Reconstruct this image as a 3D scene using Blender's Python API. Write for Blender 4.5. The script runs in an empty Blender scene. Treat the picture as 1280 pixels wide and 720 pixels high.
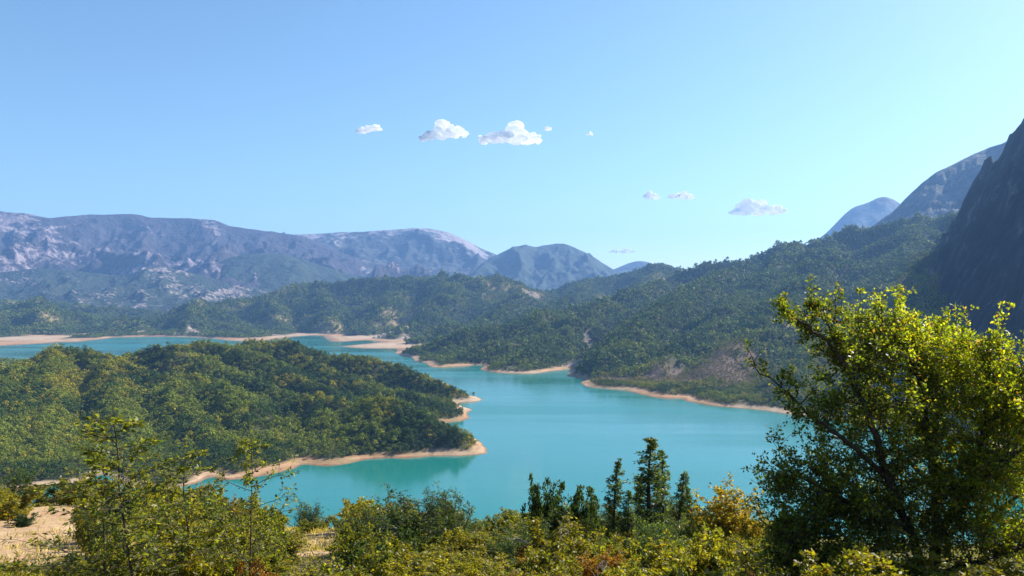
import bpy, math, random
import numpy as np
from mathutils import Vector

# ----------------------------------------------------------------- camera, sky, sun, exposure
S = bpy.context.scene
COL = S.collection
F = 1004.0            # focal length in pixels of a 1280 px wide frame
HY = 375.0            # row of the true horizon
CH = 130.0            # eye height above the lake
cam_d = bpy.data.cameras.new('camera'); cam = bpy.data.objects.new('camera', cam_d); COL.objects.link(cam)
cam_d.sensor_width = 36.0; cam_d.lens = 36.0 * F / 1280.0
cam_d.clip_start = 0.1; cam_d.clip_end = 120000
PITCH = math.atan((HY - 360.0) / F)
cam.location = (0, 0, CH); cam.rotation_euler = (math.pi / 2 + PITCH, 0, 0)
S.camera = cam

SUN_AZ, SUN_EL = math.radians(57), math.radians(36)
SV = Vector((math.sin(SUN_AZ) * math.cos(SUN_EL), math.cos(SUN_AZ) * math.cos(SUN_EL), math.sin(SUN_EL)))
W = bpy.data.worlds.new('World'); S.world = W; W.use_nodes = True
wn = W.node_tree.nodes; wl = W.node_tree.links
sky = wn.new('ShaderNodeTexSky'); sky.sky_type = 'NISHITA'; sky.sun_disc = False
sky.sun_elevation = SUN_EL; sky.sun_rotation = SUN_AZ
sky.altitude = 300; sky.air_density = 1.0; sky.dust_density = 0.75; sky.ozone_density = 5.0
bg = wn['Background']; bg.inputs['Strength'].default_value = 0.081
wb = wn.new('ShaderNodeMix'); wb.data_type = 'RGBA'; wb.blend_type = 'MULTIPLY'; wb.inputs[0].default_value = 1.0; wb.inputs[7].default_value = (0.98, 1.055, 0.99, 1)   # white balance
wl.new(sky.outputs[0], wb.inputs[6]); wl.new(wb.outputs[2], bg.inputs['Color'])
sun_d = bpy.data.lights.new('sun', 'SUN'); sun_d.energy = 5.0; sun_d.angle = math.radians(0.5); sun_d.color = (1.0, 0.93, 0.82)
sun = bpy.data.objects.new('sun', sun_d); COL.objects.link(sun)
sun.rotation_euler = SV.to_track_quat('Z', 'Y').to_euler()
S.view_settings.view_transform = 'Standard'; S.view_settings.look = 'None'
S.view_settings.exposure = 1.22; S.view_settings.gamma = 1.0
S.render.engine = 'CYCLES'
S.cycles.max_bounces = 16; S.cycles.diffuse_bounces = 12; S.cycles.glossy_bounces = 2
S.cycles.transmission_bounces = 4; S.cycles.volume_bounces = 0; S.cycles.transparent_max_bounces = 8
S.cycles.use_denoising = True
S.cycles.sample_clamp_indirect = 4.0

# ----------------------------------------------------------------- helpers
def at(px, py, D):
    x, y = (px - 640.0), (360.0 - py)
    dy = F * math.cos(PITCH) - y * math.sin(PITCH); dz = F * math.sin(PITCH) + y * math.cos(PITCH)
    return np.array((x / dy * D, D, CH + dz / dy * D))

def wat(px, py):
    """the point of the lake surface seen at a pixel"""
    y = 360.0 - py
    dy = F * math.cos(PITCH) - y * math.sin(PITCH); dz = F * math.sin(PITCH) + y * math.cos(PITCH)
    t = -CH / dz
    return ((px - 640.0) * t, dy * t)

def sst(a, b, x):
    t = np.clip((x - a) / (b - a), 0, 1); return t * t * (3 - 2 * t)

def vnoise(x, y, seed=0):
    xi = np.floor(x).astype(np.int64); yi = np.floor(y).astype(np.int64)
    xf = x - xi; yf = y - yi
    def h(a, b):
        n = (a * 374761393 + b * 668265263 + seed * 1274126177) & 0xffffffff
        n = ((n ^ (n >> 13)) * 1274126177) & 0xffffffff
        return ((n ^ (n >> 16)) & 0xffff) / 65535.0
    u = xf * xf * xf * (xf * (xf * 6 - 15) + 10); v = yf * yf * yf * (yf * (yf * 6 - 15) + 10)
    a = h(xi, yi); b = h(xi + 1, yi); c = h(xi, yi + 1); d = h(xi + 1, yi + 1)
    return (a + (b - a) * u) * (1 - v) + (c + (d - c) * u) * v

def fbm(x, y, o=4, seed=0, g=0.5):
    s = 0; a = 1; t = 0
    for i in range(o):
        s = s + a * (vnoise(x, y, seed + i * 17) * 2 - 1); t += a; a *= g
        x, y = x * 1.62 - y * 1.2, x * 1.2 + y * 1.62
    return s / t

def ridged(x, y, o=4, seed=0):
    s = 0; a = 1; t = 0
    for i in range(o):
        n = 1 - np.abs(vnoise(x, y, seed + i * 31) * 2 - 1)
        s = s + a * n * n; t += a; a *= 0.5
        x, y = x * 1.62 - y * 1.2, x * 1.2 + y * 1.62
    return s / t

def mesh_np(name, V, Fc, smooth=False, attrs=None, mats=()):
    V = np.ascontiguousarray(V, dtype=np.float32); Fc = np.ascontiguousarray(Fc, dtype=np.int32)
    me = bpy.data.meshes.new(name)
    m, k = Fc.shape
    me.vertices.add(len(V)); me.vertices.foreach_set('co', V.ravel())
    me.loops.add(m * k); me.loops.foreach_set('vertex_index', Fc.ravel())
    me.polygons.add(m); me.polygons.foreach_set('loop_start', np.arange(0, m * k, k, dtype=np.int32))
    if smooth: me.polygons.foreach_set('use_smooth', np.ones(m, dtype=bool))
    me.update(calc_edges=True)
    for an, av in (attrs or {}).items():
        av = np.asarray(av, dtype=np.float32)
        if av.ndim == 1:
            a = me.attributes.new(an, 'FLOAT', 'POINT'); a.data.foreach_set('value', av)
        else:
            a = me.attributes.new(an, 'FLOAT_COLOR', 'POINT')
            c = np.ones((len(av), 4), np.float32); c[:, :3] = av; a.data.foreach_set('color', c.ravel())
    for mt in mats: me.materials.append(mt)
    return me

def tag(o, label=None, cat=None, group=None, kind=None):
    if label: o['label'] = label
    if kind in ('structure', 'stuff') and not cat and not o.parent: cat = o.name.split('.')[0].replace('_', ' ')
    if cat: o['category'] = cat
    if group: o['group'] = group
    if kind: o['kind'] = kind
    return o

def link(name, data, parent=None, loc=None):
    o = bpy.data.objects.new(name, data); COL.objects.link(o)
    if parent: o.parent = parent
    if loc is not None: o.location = loc
    return o

def grid_faces(nr, nc):
    i = np.arange(nr - 1)[:, None] * nc + np.arange(nc - 1)[None, :]
    return np.stack([i, i + 1, i + nc + 1, i + nc], -1).reshape(-1, 4)

# ----------------------------------------------------------------- materials
class NT:
    def __init__(s, name):
        s.m = bpy.data.materials.new(name); s.m.use_nodes = True
        s.n = s.m.node_tree.nodes; s.l = s.m.node_tree.links; s.n.clear()
        s.out = s.n.new('ShaderNodeOutputMaterial')
    def new(s, t, **kw):
        nd = s.n.new(t)
        for k, v in kw.items(): setattr(nd, k, v)
        return nd
    def put(s, sock, v):
        if isinstance(v, bpy.types.NodeSocket): s.l.new(v, sock)
        elif isinstance(v, (tuple, list)) and len(v) == 3 and sock.type == 'RGBA': sock.default_value = (*v, 1)
        else: sock.default_value = v
    def attr(s, name, typ='GEOMETRY', out='Fac'):
        a = s.new('ShaderNodeAttribute', attribute_name=name, attribute_type=typ); return a.outputs[out]
    def noise(s, scale, detail=4, rough=0.55, vec=None, out='Fac', dist=0.0):
        n = s.new('ShaderNodeTexNoise'); n.inputs['Scale'].default_value = scale; n.inputs['Detail'].default_value = detail
        n.inputs['Roughness'].default_value = rough; n.inputs['Distortion'].default_value = dist
        s.put(n.inputs['Vector'], vec if vec is not None else s.pos()); return n.outputs[out]
    def pos(s):
        return s.new('ShaderNodeNewGeometry').outputs['Position']
    def mapped(s, scale, rot=(0, 0, 0)):
        m = s.new('ShaderNodeMapping'); m.inputs['Scale'].default_value = scale; m.inputs['Rotation'].default_value = rot
        s.l.new(s.pos(), m.inputs['Vector']); return m.outputs[0]
    def ramp(s, v, stops):
        r = s.new('ShaderNodeValToRGB'); e = r.color_ramp.elements
        while len(e) < len(stops): e.new(0.5)
        for i, (p, c) in enumerate(stops):
            e[i].position = p; e[i].color = (*c, 1) if not isinstance(c, float) else (c, c, c, 1)
        s.put(r.inputs[0], v); return r.outputs[0]
    def mix(s, f, a, b, mode='MIX'):
        m = s.new('ShaderNodeMix', data_type='RGBA', blend_type=mode); s.put(m.inputs[0], f); s.put(m.inputs[6], a); s.put(m.inputs[7], b); return m.outputs[2]
    def math(s, op, a, b=0.0, clamp=False):
        m = s.new('ShaderNodeMath', operation=op, use_clamp=clamp); s.put(m.inputs[0], a); s.put(m.inputs[1], b); return m.outputs[0]
    def bump(s, h, strength, dist):
        b = s.new('ShaderNodeBump'); b.inputs['Strength'].default_value = strength; b.inputs['Distance'].default_value = dist
        s.put(b.inputs['Height'], h); return b.outputs[0]
    def bsdf(s, col, rough=0.9, spec=0.2, normal=None):
        p = s.new('ShaderNodeBsdfPrincipled'); s.put(p.inputs['Base Color'], col); s.put(p.inputs['Roughness'], rough)
        p.inputs['Specular IOR Level'].default_value = spec
        if normal is not None: s.l.new(normal, p.inputs['Normal'])
        return p.outputs[0]
    def done(s, sh):
        s.l.new(sh, s.out.inputs['Surface']); return s.m

def leaf_material(name, transl=0.4, spec=0.3, rough=0.5):
    t = NT(name)
    c = t.attr('leafcol', 'GEOMETRY', 'Color')
    ti = t.attr('tint', 'INSTANCER', 'Color')
    c = t.mix(1.0, c, ti, 'MULTIPLY')
    p = t.bsdf(c, rough, spec)
    tr = t.new('ShaderNodeBsdfTranslucent')
    t.put(tr.inputs[0], t.mix(1.0, c, (1.95, 2.0, 0.55), 'MULTIPLY'))
    mx = t.new('ShaderNodeMixShader'); mx.inputs[0].default_value = transl
    t.l.new(p, mx.inputs[1]); t.l.new(tr.outputs[0], mx.inputs[2])
    return t.done(mx.outputs[0])

M_LEAF = leaf_material('leaf', 0.5, 0.3, 0.46)
M_TREE = leaf_material('tree_leaf', 0.62, 0.3, 0.45)
M_FOREST = leaf_material('forest_leaf', 0.12, 0.1, 0.65)

def m_bark():
    t = NT('bark')
    n = t.noise(14, 5, 0.6, t.mapped((1, 1, 0.25)))
    c = t.ramp(n, [(0.3, (0.030, 0.022, 0.017)), (0.7, (0.10, 0.08, 0.062))])
    return t.done(t.bsdf(c, 0.9, 0.2, t.bump(n, 0.6, 0.02)))
M_BARK = m_bark()
def m_deadwood():
    t = NT('dead_wood')
    c = t.ramp(t.noise(30, 4), [(0.3, (0.30, 0.25, 0.20)), (0.7, (0.52, 0.46, 0.40))])
    return t.done(t.bsdf(c, 0.85, 0.2))
M_DEAD = m_deadwood()

def m_hillside():                                       # the near slope: pale dry earth, straw and dark litter
    t = NT('hillside_earth')
    n1 = t.noise(0.35, 5, 0.6); n2 = t.noise(3.0, 6, 0.65); n3 = t.noise(0.9, 5, 0.6, t.mapped((1, 1, 4)))
    sand = t.ramp(n2, [(0.25, (0.26, 0.165, 0.085)), (0.5, (0.38, 0.26, 0.145)), (0.8, (0.48, 0.36, 0.22))])
    sand = t.mix(t.ramp(n3, [(0.5, 0.0), (0.62, 0.55)]), sand, (0.30, 0.165, 0.095))
    litter = t.ramp(n2, [(0.3, (0.05, 0.04, 0.02)), (0.7, (0.16, 0.13, 0.05))])
    f = t.ramp(t.math('ADD', t.attr('bare'), t.math('MULTIPLY', t.math('SUBTRACT', n1, 0.5), 0.7)), [(0.4, 0.0), (0.6, 1.0)])
    c = t.mix(f, litter, sand)
    return t.done(t.bsdf(c, 0.95, 0.1, t.bump(n2, 0.7, 0.12)))

def m_terrain():                                        # forest floor, bare drawdown bank with strata, rock scars
    t = NT('terrain')
    n1 = t.noise(0.012, 5, 0.6); n2 = t.noise(0.09, 5, 0.62)
    strata = t.noise(0.55, 3, 0.5, t.mapped((0.03, 0.03, 1.6)), dist=0.6)
    floor_ = t.ramp(n2, [(0.3, (0.030, 0.038, 0.014)), (0.7, (0.085, 0.082, 0.034))])
    bank = t.ramp(strata, [(0.3, (0.25, 0.135, 0.070)), (0.5, (0.35, 0.205, 0.110)), (0.7, (0.44, 0.29, 0.175))])
    bank = t.mix(t.ramp(t.noise(0.0035, 3), [(0.42, 0.0), (0.56, 0.8)]), bank, (0.42, 0.33, 0.24))
    bank = t.mix(t.ramp(n2, [(0.5, 0.0), (0.7, 0.6)]), bank, (0.27, 0.18, 0.115))
    sx = t.new('ShaderNodeSeparateXYZ'); t.l.new(t.pos(), sx.inputs[0])
    step = t.math('SINE', t.math('ADD', t.math('MULTIPLY', sx.outputs[2], 9.0), t.math('MULTIPLY', n2, 5.0)))      # old water lines
    bank = t.mix(t.ramp(step, [(0.35, 0.0), (0.95, 0.42)]), bank, (0.20, 0.115, 0.065))
    wet = t.math('ADD', sx.outputs[2], t.math('MULTIPLY', t.math('SUBTRACT', n2, 0.5), 1.6))
    bank = t.mix(t.ramp(wet, [(0.25, 0.75), (0.75, 0.0)]), bank, (0.13, 0.085, 0.055))
    bank = t.mix(t.ramp(t.noise(0.035, 4), [(0.52, 0.0), (0.66, 0.55)]), bank, (0.16, 0.15, 0.075))
    rock = t.ramp(t.noise(0.06, 7, 0.7, t.mapped((1, 1, 0.5))), [(0.38, (0.07, 0.06, 0.05)), (0.5, (0.22, 0.175, 0.14)), (0.64, (0.40, 0.34, 0.29))])
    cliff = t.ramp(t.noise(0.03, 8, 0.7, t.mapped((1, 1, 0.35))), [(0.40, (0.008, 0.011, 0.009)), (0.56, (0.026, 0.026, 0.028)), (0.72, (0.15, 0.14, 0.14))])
    scrub = t.ramp(n2, [(0.3, (0.06, 0.042, 0.036)), (0.7, (0.15, 0.105, 0.09))])
    dry = t.ramp(n2, [(0.3, (0.16, 0.12, 0.055)), (0.7, (0.34, 0.26, 0.14))])
    c = t.mix(t.attr('scrub'), floor_, scrub)
    c = t.mix(t.attr('dry'), c, dry)
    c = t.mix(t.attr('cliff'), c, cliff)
    c = t.mix(t.attr('rock'), c, rock)
    c = t.mix(t.attr('bank'), c, bank)
    return t.done(t.bsdf(c, 0.95, 0.1, t.bump(n2, 0.6, 2.0)))

def m_mountain(name, veg, rockc, lo, hi, sc, rot=0.0):           # far ranges: scrub with pale rock
    t = NT(name)
    a = t.noise(sc, 8, 0.66, t.mapped((1, 1, 1.6), (0, 0, rot)), dist=0.4)
    b = t.noise(sc * 4.5, 6, 0.65)
    v = t.ramp(b, [(0.3, tuple(x * 0.6 for x in veg)), (0.7, tuple(x * 1.5 for x in veg))])
    r = t.ramp(b, [(0.3, tuple(x * 0.62 for x in rockc)), (0.7, rockc)])
    f = t.math('ADD', t.math('ADD', t.math('MULTIPLY', a, 0.55), t.math('MULTIPLY', b, 0.45)), t.math('ADD', t.math('MULTIPLY', t.math('SUBTRACT', t.attr('bald'), 0.5), 0.20), t.math('MULTIPLY', t.math('SUBTRACT', t.attr('crag'), 0.5), 0.10)))
    c = t.mix(t.ramp(f, [(lo, 0.0), (hi, 1.0)]), v, r)
    return t.done(t.bsdf(c, 0.95, 0.1, t.bump(b, 0.8, 40.0)))

def m_water():
    t = NT('lake_water')
    big = t.noise(0.0022, 3, 0.5, t.mapped((0.5, 1.6, 1), (0, 0, 0.15)))
    c = t.ramp(big, [(0.35, (0.011, 0.148, 0.131)), (0.65, (0.016, 0.174, 0.162))])
    wv = t.noise(0.5, 3, 0.6, t.mapped((0.6, 1.0, 1)))
    streak = t.noise(0.006, 4, 0.55, t.mapped((0.16, 1.0, 1), (0, 0, -0.12)))
    p = t.new('ShaderNodeBsdfPrincipled'); t.put(p.inputs['Base Color'], c); p.inputs['IOR'].default_value = 1.33
    t.put(p.inputs['Roughness'], t.ramp(streak, [(0.40, 0.07), (0.62, 0.24)]))
    t.l.new(t.bump(wv, 0.16, 0.25), p.inputs['Normal'])
    return t.done(p.outputs[0])

def m_flat(name, col, rough=0.9, var=0.25, sc=1.0):
    t = NT(name)
    c = t.ramp(t.noise(sc, 4), [(0.3, tuple(x * (1 - var) for x in col)), (0.7, tuple(min(1, x * (1 + var)) for x in col))])
    return t.done(t.bsdf(c, rough, 0.15))

# ----------------------------------------------------------------- the lake outline (seen on the water plane), clockwise
near_shore = [(-340, 440), (-250, 385), (-120, 335), (0, 315), (120, 315), (250, 350), (360, 450), (420, 600), (420, 760), (370, 870)]
right_px = [(990, 519), (960, 514), (931, 511), (905, 509), (884, 506.5), (858, 502), (851, 498), (832, 498.5), (814, 496.5), (793, 491), (779, 488), (743, 485), (731, 483),
            (725, 479), (731, 475), (722, 472.5), (709, 469), (711, 465), (716, 461), (704, 462.5), (689, 463.8), (672, 467), (657, 467.3), (634, 466.8), (612, 465), (600, 462), (606, 456),
            (590, 456.5), (574, 457.8), (556, 459.4), (540, 459.4), (535, 457), (532, 453.5), (518.6, 452), (514.7, 446.8), (500.6, 444.3), (493, 441), (496, 437)]
bars_px = [(490, 436), (454, 435.9), (435, 434.6), (422, 433), (454, 429.9), (468, 428.6), (475, 427), (454, 425.6), (430, 427.2), (413, 427), (405, 422.6), (402, 419.6), (391, 419.4), (368, 421), (350, 424)]
far_px = [(313, 427.7), (281, 425.7), (270, 423.7), (242, 421.8), (210, 420.8), (181, 420.6), (140, 421.8), (120, 425), (100, 427.5), (76, 428), (47, 430), (0, 432.5), (-60, 436), (-250, 438)]
pen_back = [(-250, 456), (-100, 454), (0, 452), (60, 456), (150, 458), (300, 463), (420, 467), (500, 470), (545, 474), (560, 480), (568, 488), (580, 494), (597, 496), (604, 500), (592, 503), (574, 503.5),
            (578, 508), (591, 512), (584, 517), (587, 522.5), (576, 527), (558, 528.5), (552, 531), (570, 537), (590, 546), (600, 552), (607, 560)]
pen_front = [(610, 566.7), (595, 569), (575, 570), (555, 570), (533, 571), (506, 573), (478, 572.7), (455, 574.4), (440, 579), (422, 582), (400, 583.3), (378, 580), (369, 585.5), (340, 593), (310, 598), (276, 601),
             (264, 595), (250, 603), (230, 609), (180, 613), (152, 606), (140, 597), (126, 592), (116, 600), (95, 605), (60, 608), (20, 614), (-60, 625), (-150, 640)]
lake = np.array(near_shore + [wat(*p) for p in right_px + bars_px + far_px + pen_back + pen_front])

def shore_sd(X, Y):
    """signed distance to the shoreline, positive on land"""
    sh = X.shape; x = X.ravel(); y = Y.ravel()
    d2 = np.full(x.shape, 1e18); inside = np.zeros(x.shape, bool)
    n = len(lake)
    for i in range(n):
        ax, ay = lake[i]; bx, by = lake[(i + 1) % n]
        dx, dy = bx - ax, by - ay; L = dx * dx + dy * dy + 1e-9
        t = np.clip(((x - ax) * dx + (y - ay) * dy) / L, 0, 1)
        q = (x - ax - t * dx) ** 2 + (y - ay - t * dy) ** 2
        np.minimum(d2, q, out=d2)
        c = (ay > y) != (by > y)
        if abs(by - ay) > 1e-9:
            inside ^= c & (x < (bx - ax) * (y - ay) / (by - ay) + ax)
    d = np.sqrt(d2)
    return np.where(inside, -d, d).reshape(sh)

# ridges as (px, py, distance); slope, rounding radius
def R(pts, s, r=12.0, lift=-4.0):
    return ([at(*p) + np.array((0, 0, lift)) for p in pts], s, r)
RIDGES = [
    # headland (peninsula)
    R([(-220, 452, 960), (-80, 452, 960), (0, 455, 960), (29, 450, 960), (54, 439, 980), (98, 437, 980), (127, 443, 960), (161, 455, 930), (205, 465, 900), (244, 468, 880), (293, 485, 830), (332, 509, 770), (361, 533, 720), (379, 562, 675)], 0.70, 5, -5),
    R([(127, 446, 1040), (161, 439, 1080), (185, 430, 1090), (215, 428, 1090), (254, 446, 1030), (293, 460, 990), (332, 480, 940), (371, 499, 870)], 0.74, 4, -5),
    R([(229, 428, 1150), (264, 424, 1150), (293, 431, 1120), (332, 446, 1070), (371, 465, 1020), (415, 485, 950), (439, 497, 900)], 0.74, 4, -5),
    R([(371, 499, 840), (410, 491, 800), (449, 499, 760), (488, 494, 740), (537, 514, 715), (565, 529, 702), (588, 546, 690)], 0.66, 6, -5),
    R([(300, 426, 1190), (322, 424, 1190), (351, 422, 1190), (391, 436, 1150), (439, 446, 1120), (488, 453, 1100), (537, 472, 1070), (573, 492, 1030)], 0.70, 5, -4),
    R([(380, 452, 1080), (415, 465, 1030), (464, 480, 970), (513, 492, 930), (552, 509, 905), (577, 515, 890)], 0.70, 5, -4),
    R([(29, 450, 960), (15, 485, 850), (-5, 540, 690), (15, 592, 600)], 0.55, 7),
    R([(70, 437, 980), (62, 490, 830), (62, 545, 690), (85, 588, 615)], 0.62, 6),
    R([(127, 443, 960), (146, 485, 830), (161, 533, 710), (190, 592, 610)], 0.70, 5),
    R([(205, 465, 900), (234, 499, 790), (268, 548, 680), (286, 588, 625)], 0.72, 5),
    R([(270, 478, 855), (303, 502, 780), (335, 548, 685), (356, 575, 640)], 0.74, 5),
    R([(410, 491, 800), (418, 530, 720), (420, 570, 668)], 0.72, 5),
    R([(470, 497, 750), (482, 530, 700), (500, 557, 680)], 0.70, 5),
    R([(-220, 452, 960), (-260, 520, 700), (-300, 600, 560)], 0.5, 10),
    # right mountain and its spurs
    R([(1500, 200, 2300), (1350, 235, 2450), (1210, 262, 2600), (1100, 281, 2700), (1000, 301, 2800), (900, 326, 2900), (860, 342, 2900), (820, 356, 2800)], 0.57, 14),
    R([(860, 345, 2850), (780, 371, 2400), (700, 391, 2050), (640, 405, 1950), (580, 420, 1900), (530, 433, 1880), (505, 440, 1950)], 0.46, 11),
    R([(780, 371, 2400), (725, 392, 2000), (690, 418, 1700), (660, 440, 1530), (640, 452, 1490), (622, 460, 1470)], 0.54, 8),
    R([(690, 400, 1900), (630, 425, 1720), (580, 445, 1640)], 0.46, 9),
    R([(950, 318, 2800), (860, 368, 2100), (800, 402, 1650), (765, 432, 1430), (742, 458, 1330)], 0.57, 8),
    R([(1000, 305, 2750), (930, 372, 1950), (870, 420, 1480), (820, 452, 1300)], 0.54, 9),
    R([(1050, 295, 2700), (1000, 355, 1950), (950, 405, 1480), (890, 455, 1230), (850, 480, 1180)], 0.46, 10),
    R([(1150, 275, 2600), (1110, 345, 1850), (1060, 410, 1350), (990, 470, 1080), (960, 495, 1010)], 0.46, 10),
    R([(1180, 300, 2000), (1150, 400, 1400), (1080, 470, 1050), (1040, 520, 900)], 0.41, 10),
    # ridge line behind the lake
    R([(86, 416, 3050), (120, 404, 3120), (160, 393, 3250), (250, 372, 3500), (330, 363, 3700), (400, 351, 3800), (470, 348, 3800), (520, 341, 3750), (575, 336, 3650), (620, 342, 3600), (648, 349, 3500), (666, 362, 3450)], 0.49, 14, -16),
    R([(655, 372, 3600), (700, 353, 3800), (740, 342, 3900), (770, 338, 3950), (800, 333, 3950), (835, 328, 3950), (868, 334, 3900), (920, 340, 3700)], 0.49, 14, -16),
    R([(740, 342, 3900), (720, 365, 3300), (690, 382, 2700), (660, 395, 2400)], 0.46, 12, -16),
    R([(835, 328, 3900), (800, 356, 3200), (770, 368, 2700)], 0.49, 12, -16),
    R([(648, 349, 3500), (650, 372, 3000), (620, 392, 2600), (560, 408, 2400), (530, 415, 2350)], 0.49, 10, -16),
    R([(575, 336, 3650), (560, 366, 3200), (545, 388, 2900), (500, 404, 2700)], 0.54, 10, -16),
    R([(520, 341, 3750), (490, 370, 3300), (470, 392, 3050), (452, 406, 2900)], 0.54, 10, -16),
    R([(400, 351, 3800), (410, 380, 3350), (415, 400, 3100), (420, 411, 3000)], 0.57, 10, -16),
    R([(330, 363, 3700), (345, 385, 3350), (352, 404, 3150), (340, 416, 3050)], 0.57, 10, -16),
    R([(250, 372, 3500), (290, 390, 3200), (300, 408, 3020)], 0.59, 10, -16),
    R([(250, 372, 3500), (240, 392, 3120), (232, 402, 3010), (228, 412, 2980)], 0.74, 8, -16),
    R([(160, 393, 3250), (175, 402, 3080), (165, 408, 3000)], 0.74, 8, -16),
    # low wooded hills at the far left
    R([(-200, 372, 3300), (-60, 380, 3300), (0, 378, 3300), (45, 372, 3400), (80, 382, 3350), (105, 394, 3300), (130, 402, 3350)], 0.5, 10, -10),
    R([(0, 378, 3300), (-10, 402, 2950), (20, 415, 2850)], 0.5, 8, -10),
    R([(45, 372, 3400), (55, 395, 3050), (70, 408, 2950)], 0.5, 8, -10),
    R([(-100, 378, 3300), (-140, 405, 2800), (-200, 425, 2500)], 0.5, 8, -10),
    R([(150, 388, 4000), (110, 384, 4100), (60, 380, 4200), (0, 378, 4200), (-200, 376, 4200)], 0.2, 30),
]
CLIFF = [at(*p) for p in [(1204, 264, 1960), (1230, 216, 1860), (1258, 182, 1780), (1280, 150, 1700), (1350, 80, 1500), (1450, 10, 1250), (1600, -30, 1000)]]

def ridge_eval(X, Y, pts, s, r):
    best = np.full(X.shape, -1e9)
    for a, b in zip(pts[:-1], pts[1:]):
        dx, dy = b[0] - a[0], b[1] - a[1]; L = dx * dx + dy * dy + 1e-9
        t = np.clip(((X - a[0]) * dx + (Y - a[1]) * dy) / L, 0, 1)
        d = np.sqrt((X - a[0] - t * dx) ** 2 + (Y - a[1] - t * dy) ** 2 + r * r) - r
        np.maximum(best, a[2] + (b[2] - a[2]) * t - s * d, out=best)
    return best

def circ(X, Y, px, py, D, rx, ry=None):
    p = at(px, py, D); ry = ry or rx
    return 1 - sst(0.55, 1.0, np.sqrt(((X - p[0]) / rx) ** 2 + ((Y - p[1]) / ry) ** 2))

def terrain_h(X, Y):
    sd = shore_sd(X, Y)
    wx = X + 14 * fbm(X / 90, Y / 90, 3, 5) + 5 * fbm(X / 28, Y / 28, 2, 6)
    wy = Y + 14 * fbm(X / 90, Y / 90, 3, 9) + 5 * fbm(X / 28, Y / 28, 2, 10)
    acc = np.zeros(X.shape); k = 3.0
    hs = [ridge_eval(wx, wy, *rd) for rd in RIDGES]
    mx = np.maximum.reduce(hs)
    for h in hs: acc += np.exp(np.clip((h - mx) / k, -30, 0))
    h = mx + k * np.log(acc)
    far = sst(1700, 2100, Y) * (1 - sst(-160, 60, X - (Y - 1900) * -0.05)) * (1 - sst(-1560, -1450, X) * (1 - sst(-900, -800, X)) * sst(2600, 2780, Y))
    floor_ = np.where(sd > 0, (1 - far) * np.minimum(0.2 * sd, 6) + far * (np.minimum(0.02 * sd, 1.6) + np.clip(sd - 330, 0, 500) * 0.06), 0)
    h = np.maximum(h, floor_) + 3.0 * np.exp(-np.abs(h - floor_) / 6)
    # gullies and small knolls
    amp = sst(10, 90, sd) * sst(4, 40, h)
    big = sst(1150, 2200, Y)
    h = h + amp * (np.minimum(3.0 + 11 * big, (12.0 + 60 * big) * (ridged(wx / (60 + 150 * big), wy / (80 + 150 * big), 3, 3) - 0.56)) + 1.8 * fbm(X / 35, Y / 35, 3, 12))
    # cliff on the right
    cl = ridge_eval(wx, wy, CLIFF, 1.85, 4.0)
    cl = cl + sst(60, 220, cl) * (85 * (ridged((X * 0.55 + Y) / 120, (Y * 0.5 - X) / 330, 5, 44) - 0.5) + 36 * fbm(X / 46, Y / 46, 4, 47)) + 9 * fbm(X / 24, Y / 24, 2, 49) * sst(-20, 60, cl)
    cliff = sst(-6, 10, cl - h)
    h = np.maximum(h, cl)
    # shore bank, stepped a little where the water has dropped
    e = sd + 5.5 * fbm(X / 30, Y / 30, 3, 21) * sst(0, 8, sd)
    bw = 11 * (0.25 + 0.95 * vnoise(X / 55, Y / 55, 23)) * (0.55 + 0.45 * np.maximum(sst(-260, -130, X), sst(900, 1000, Y)))
    bank_h = np.where(e < bw, e * 0.30, 0.3 * bw + (e - bw) * 0.75) + 0.35 * np.sin(e * 1.3)
    # rocky bluffs stand straight out of the water
    bl = np.zeros(X.shape)
    for c in [(158, 408, 2960, 45), (172, 404, 3000, 40), (196, 407, 2960, 34), (234, 404, 2950, 66), (262, 410, 2930, 50), (280, 414, 2920, 46), (292, 418, 2900, 44)]:
        bl = np.maximum(bl, circ(X, Y, c[0], c[1], c[2], c[3], 80))
    bank_h = bank_h * (1 + 2.2 * bl)
    h = np.where(sd > 0, np.minimum(h, np.maximum(bank_h, 0.03 * sd)), np.maximum(-14, sd * 0.3))
    bl2 = sst(0.64, 0.74, bl * 0.42 + 0.75 * (fbm(X / 26, Y / 60, 4, 60) * 0.5 + 0.5)) * sst(0.05, 0.3, bl)
    return h, sd, cliff, bl2

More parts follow.
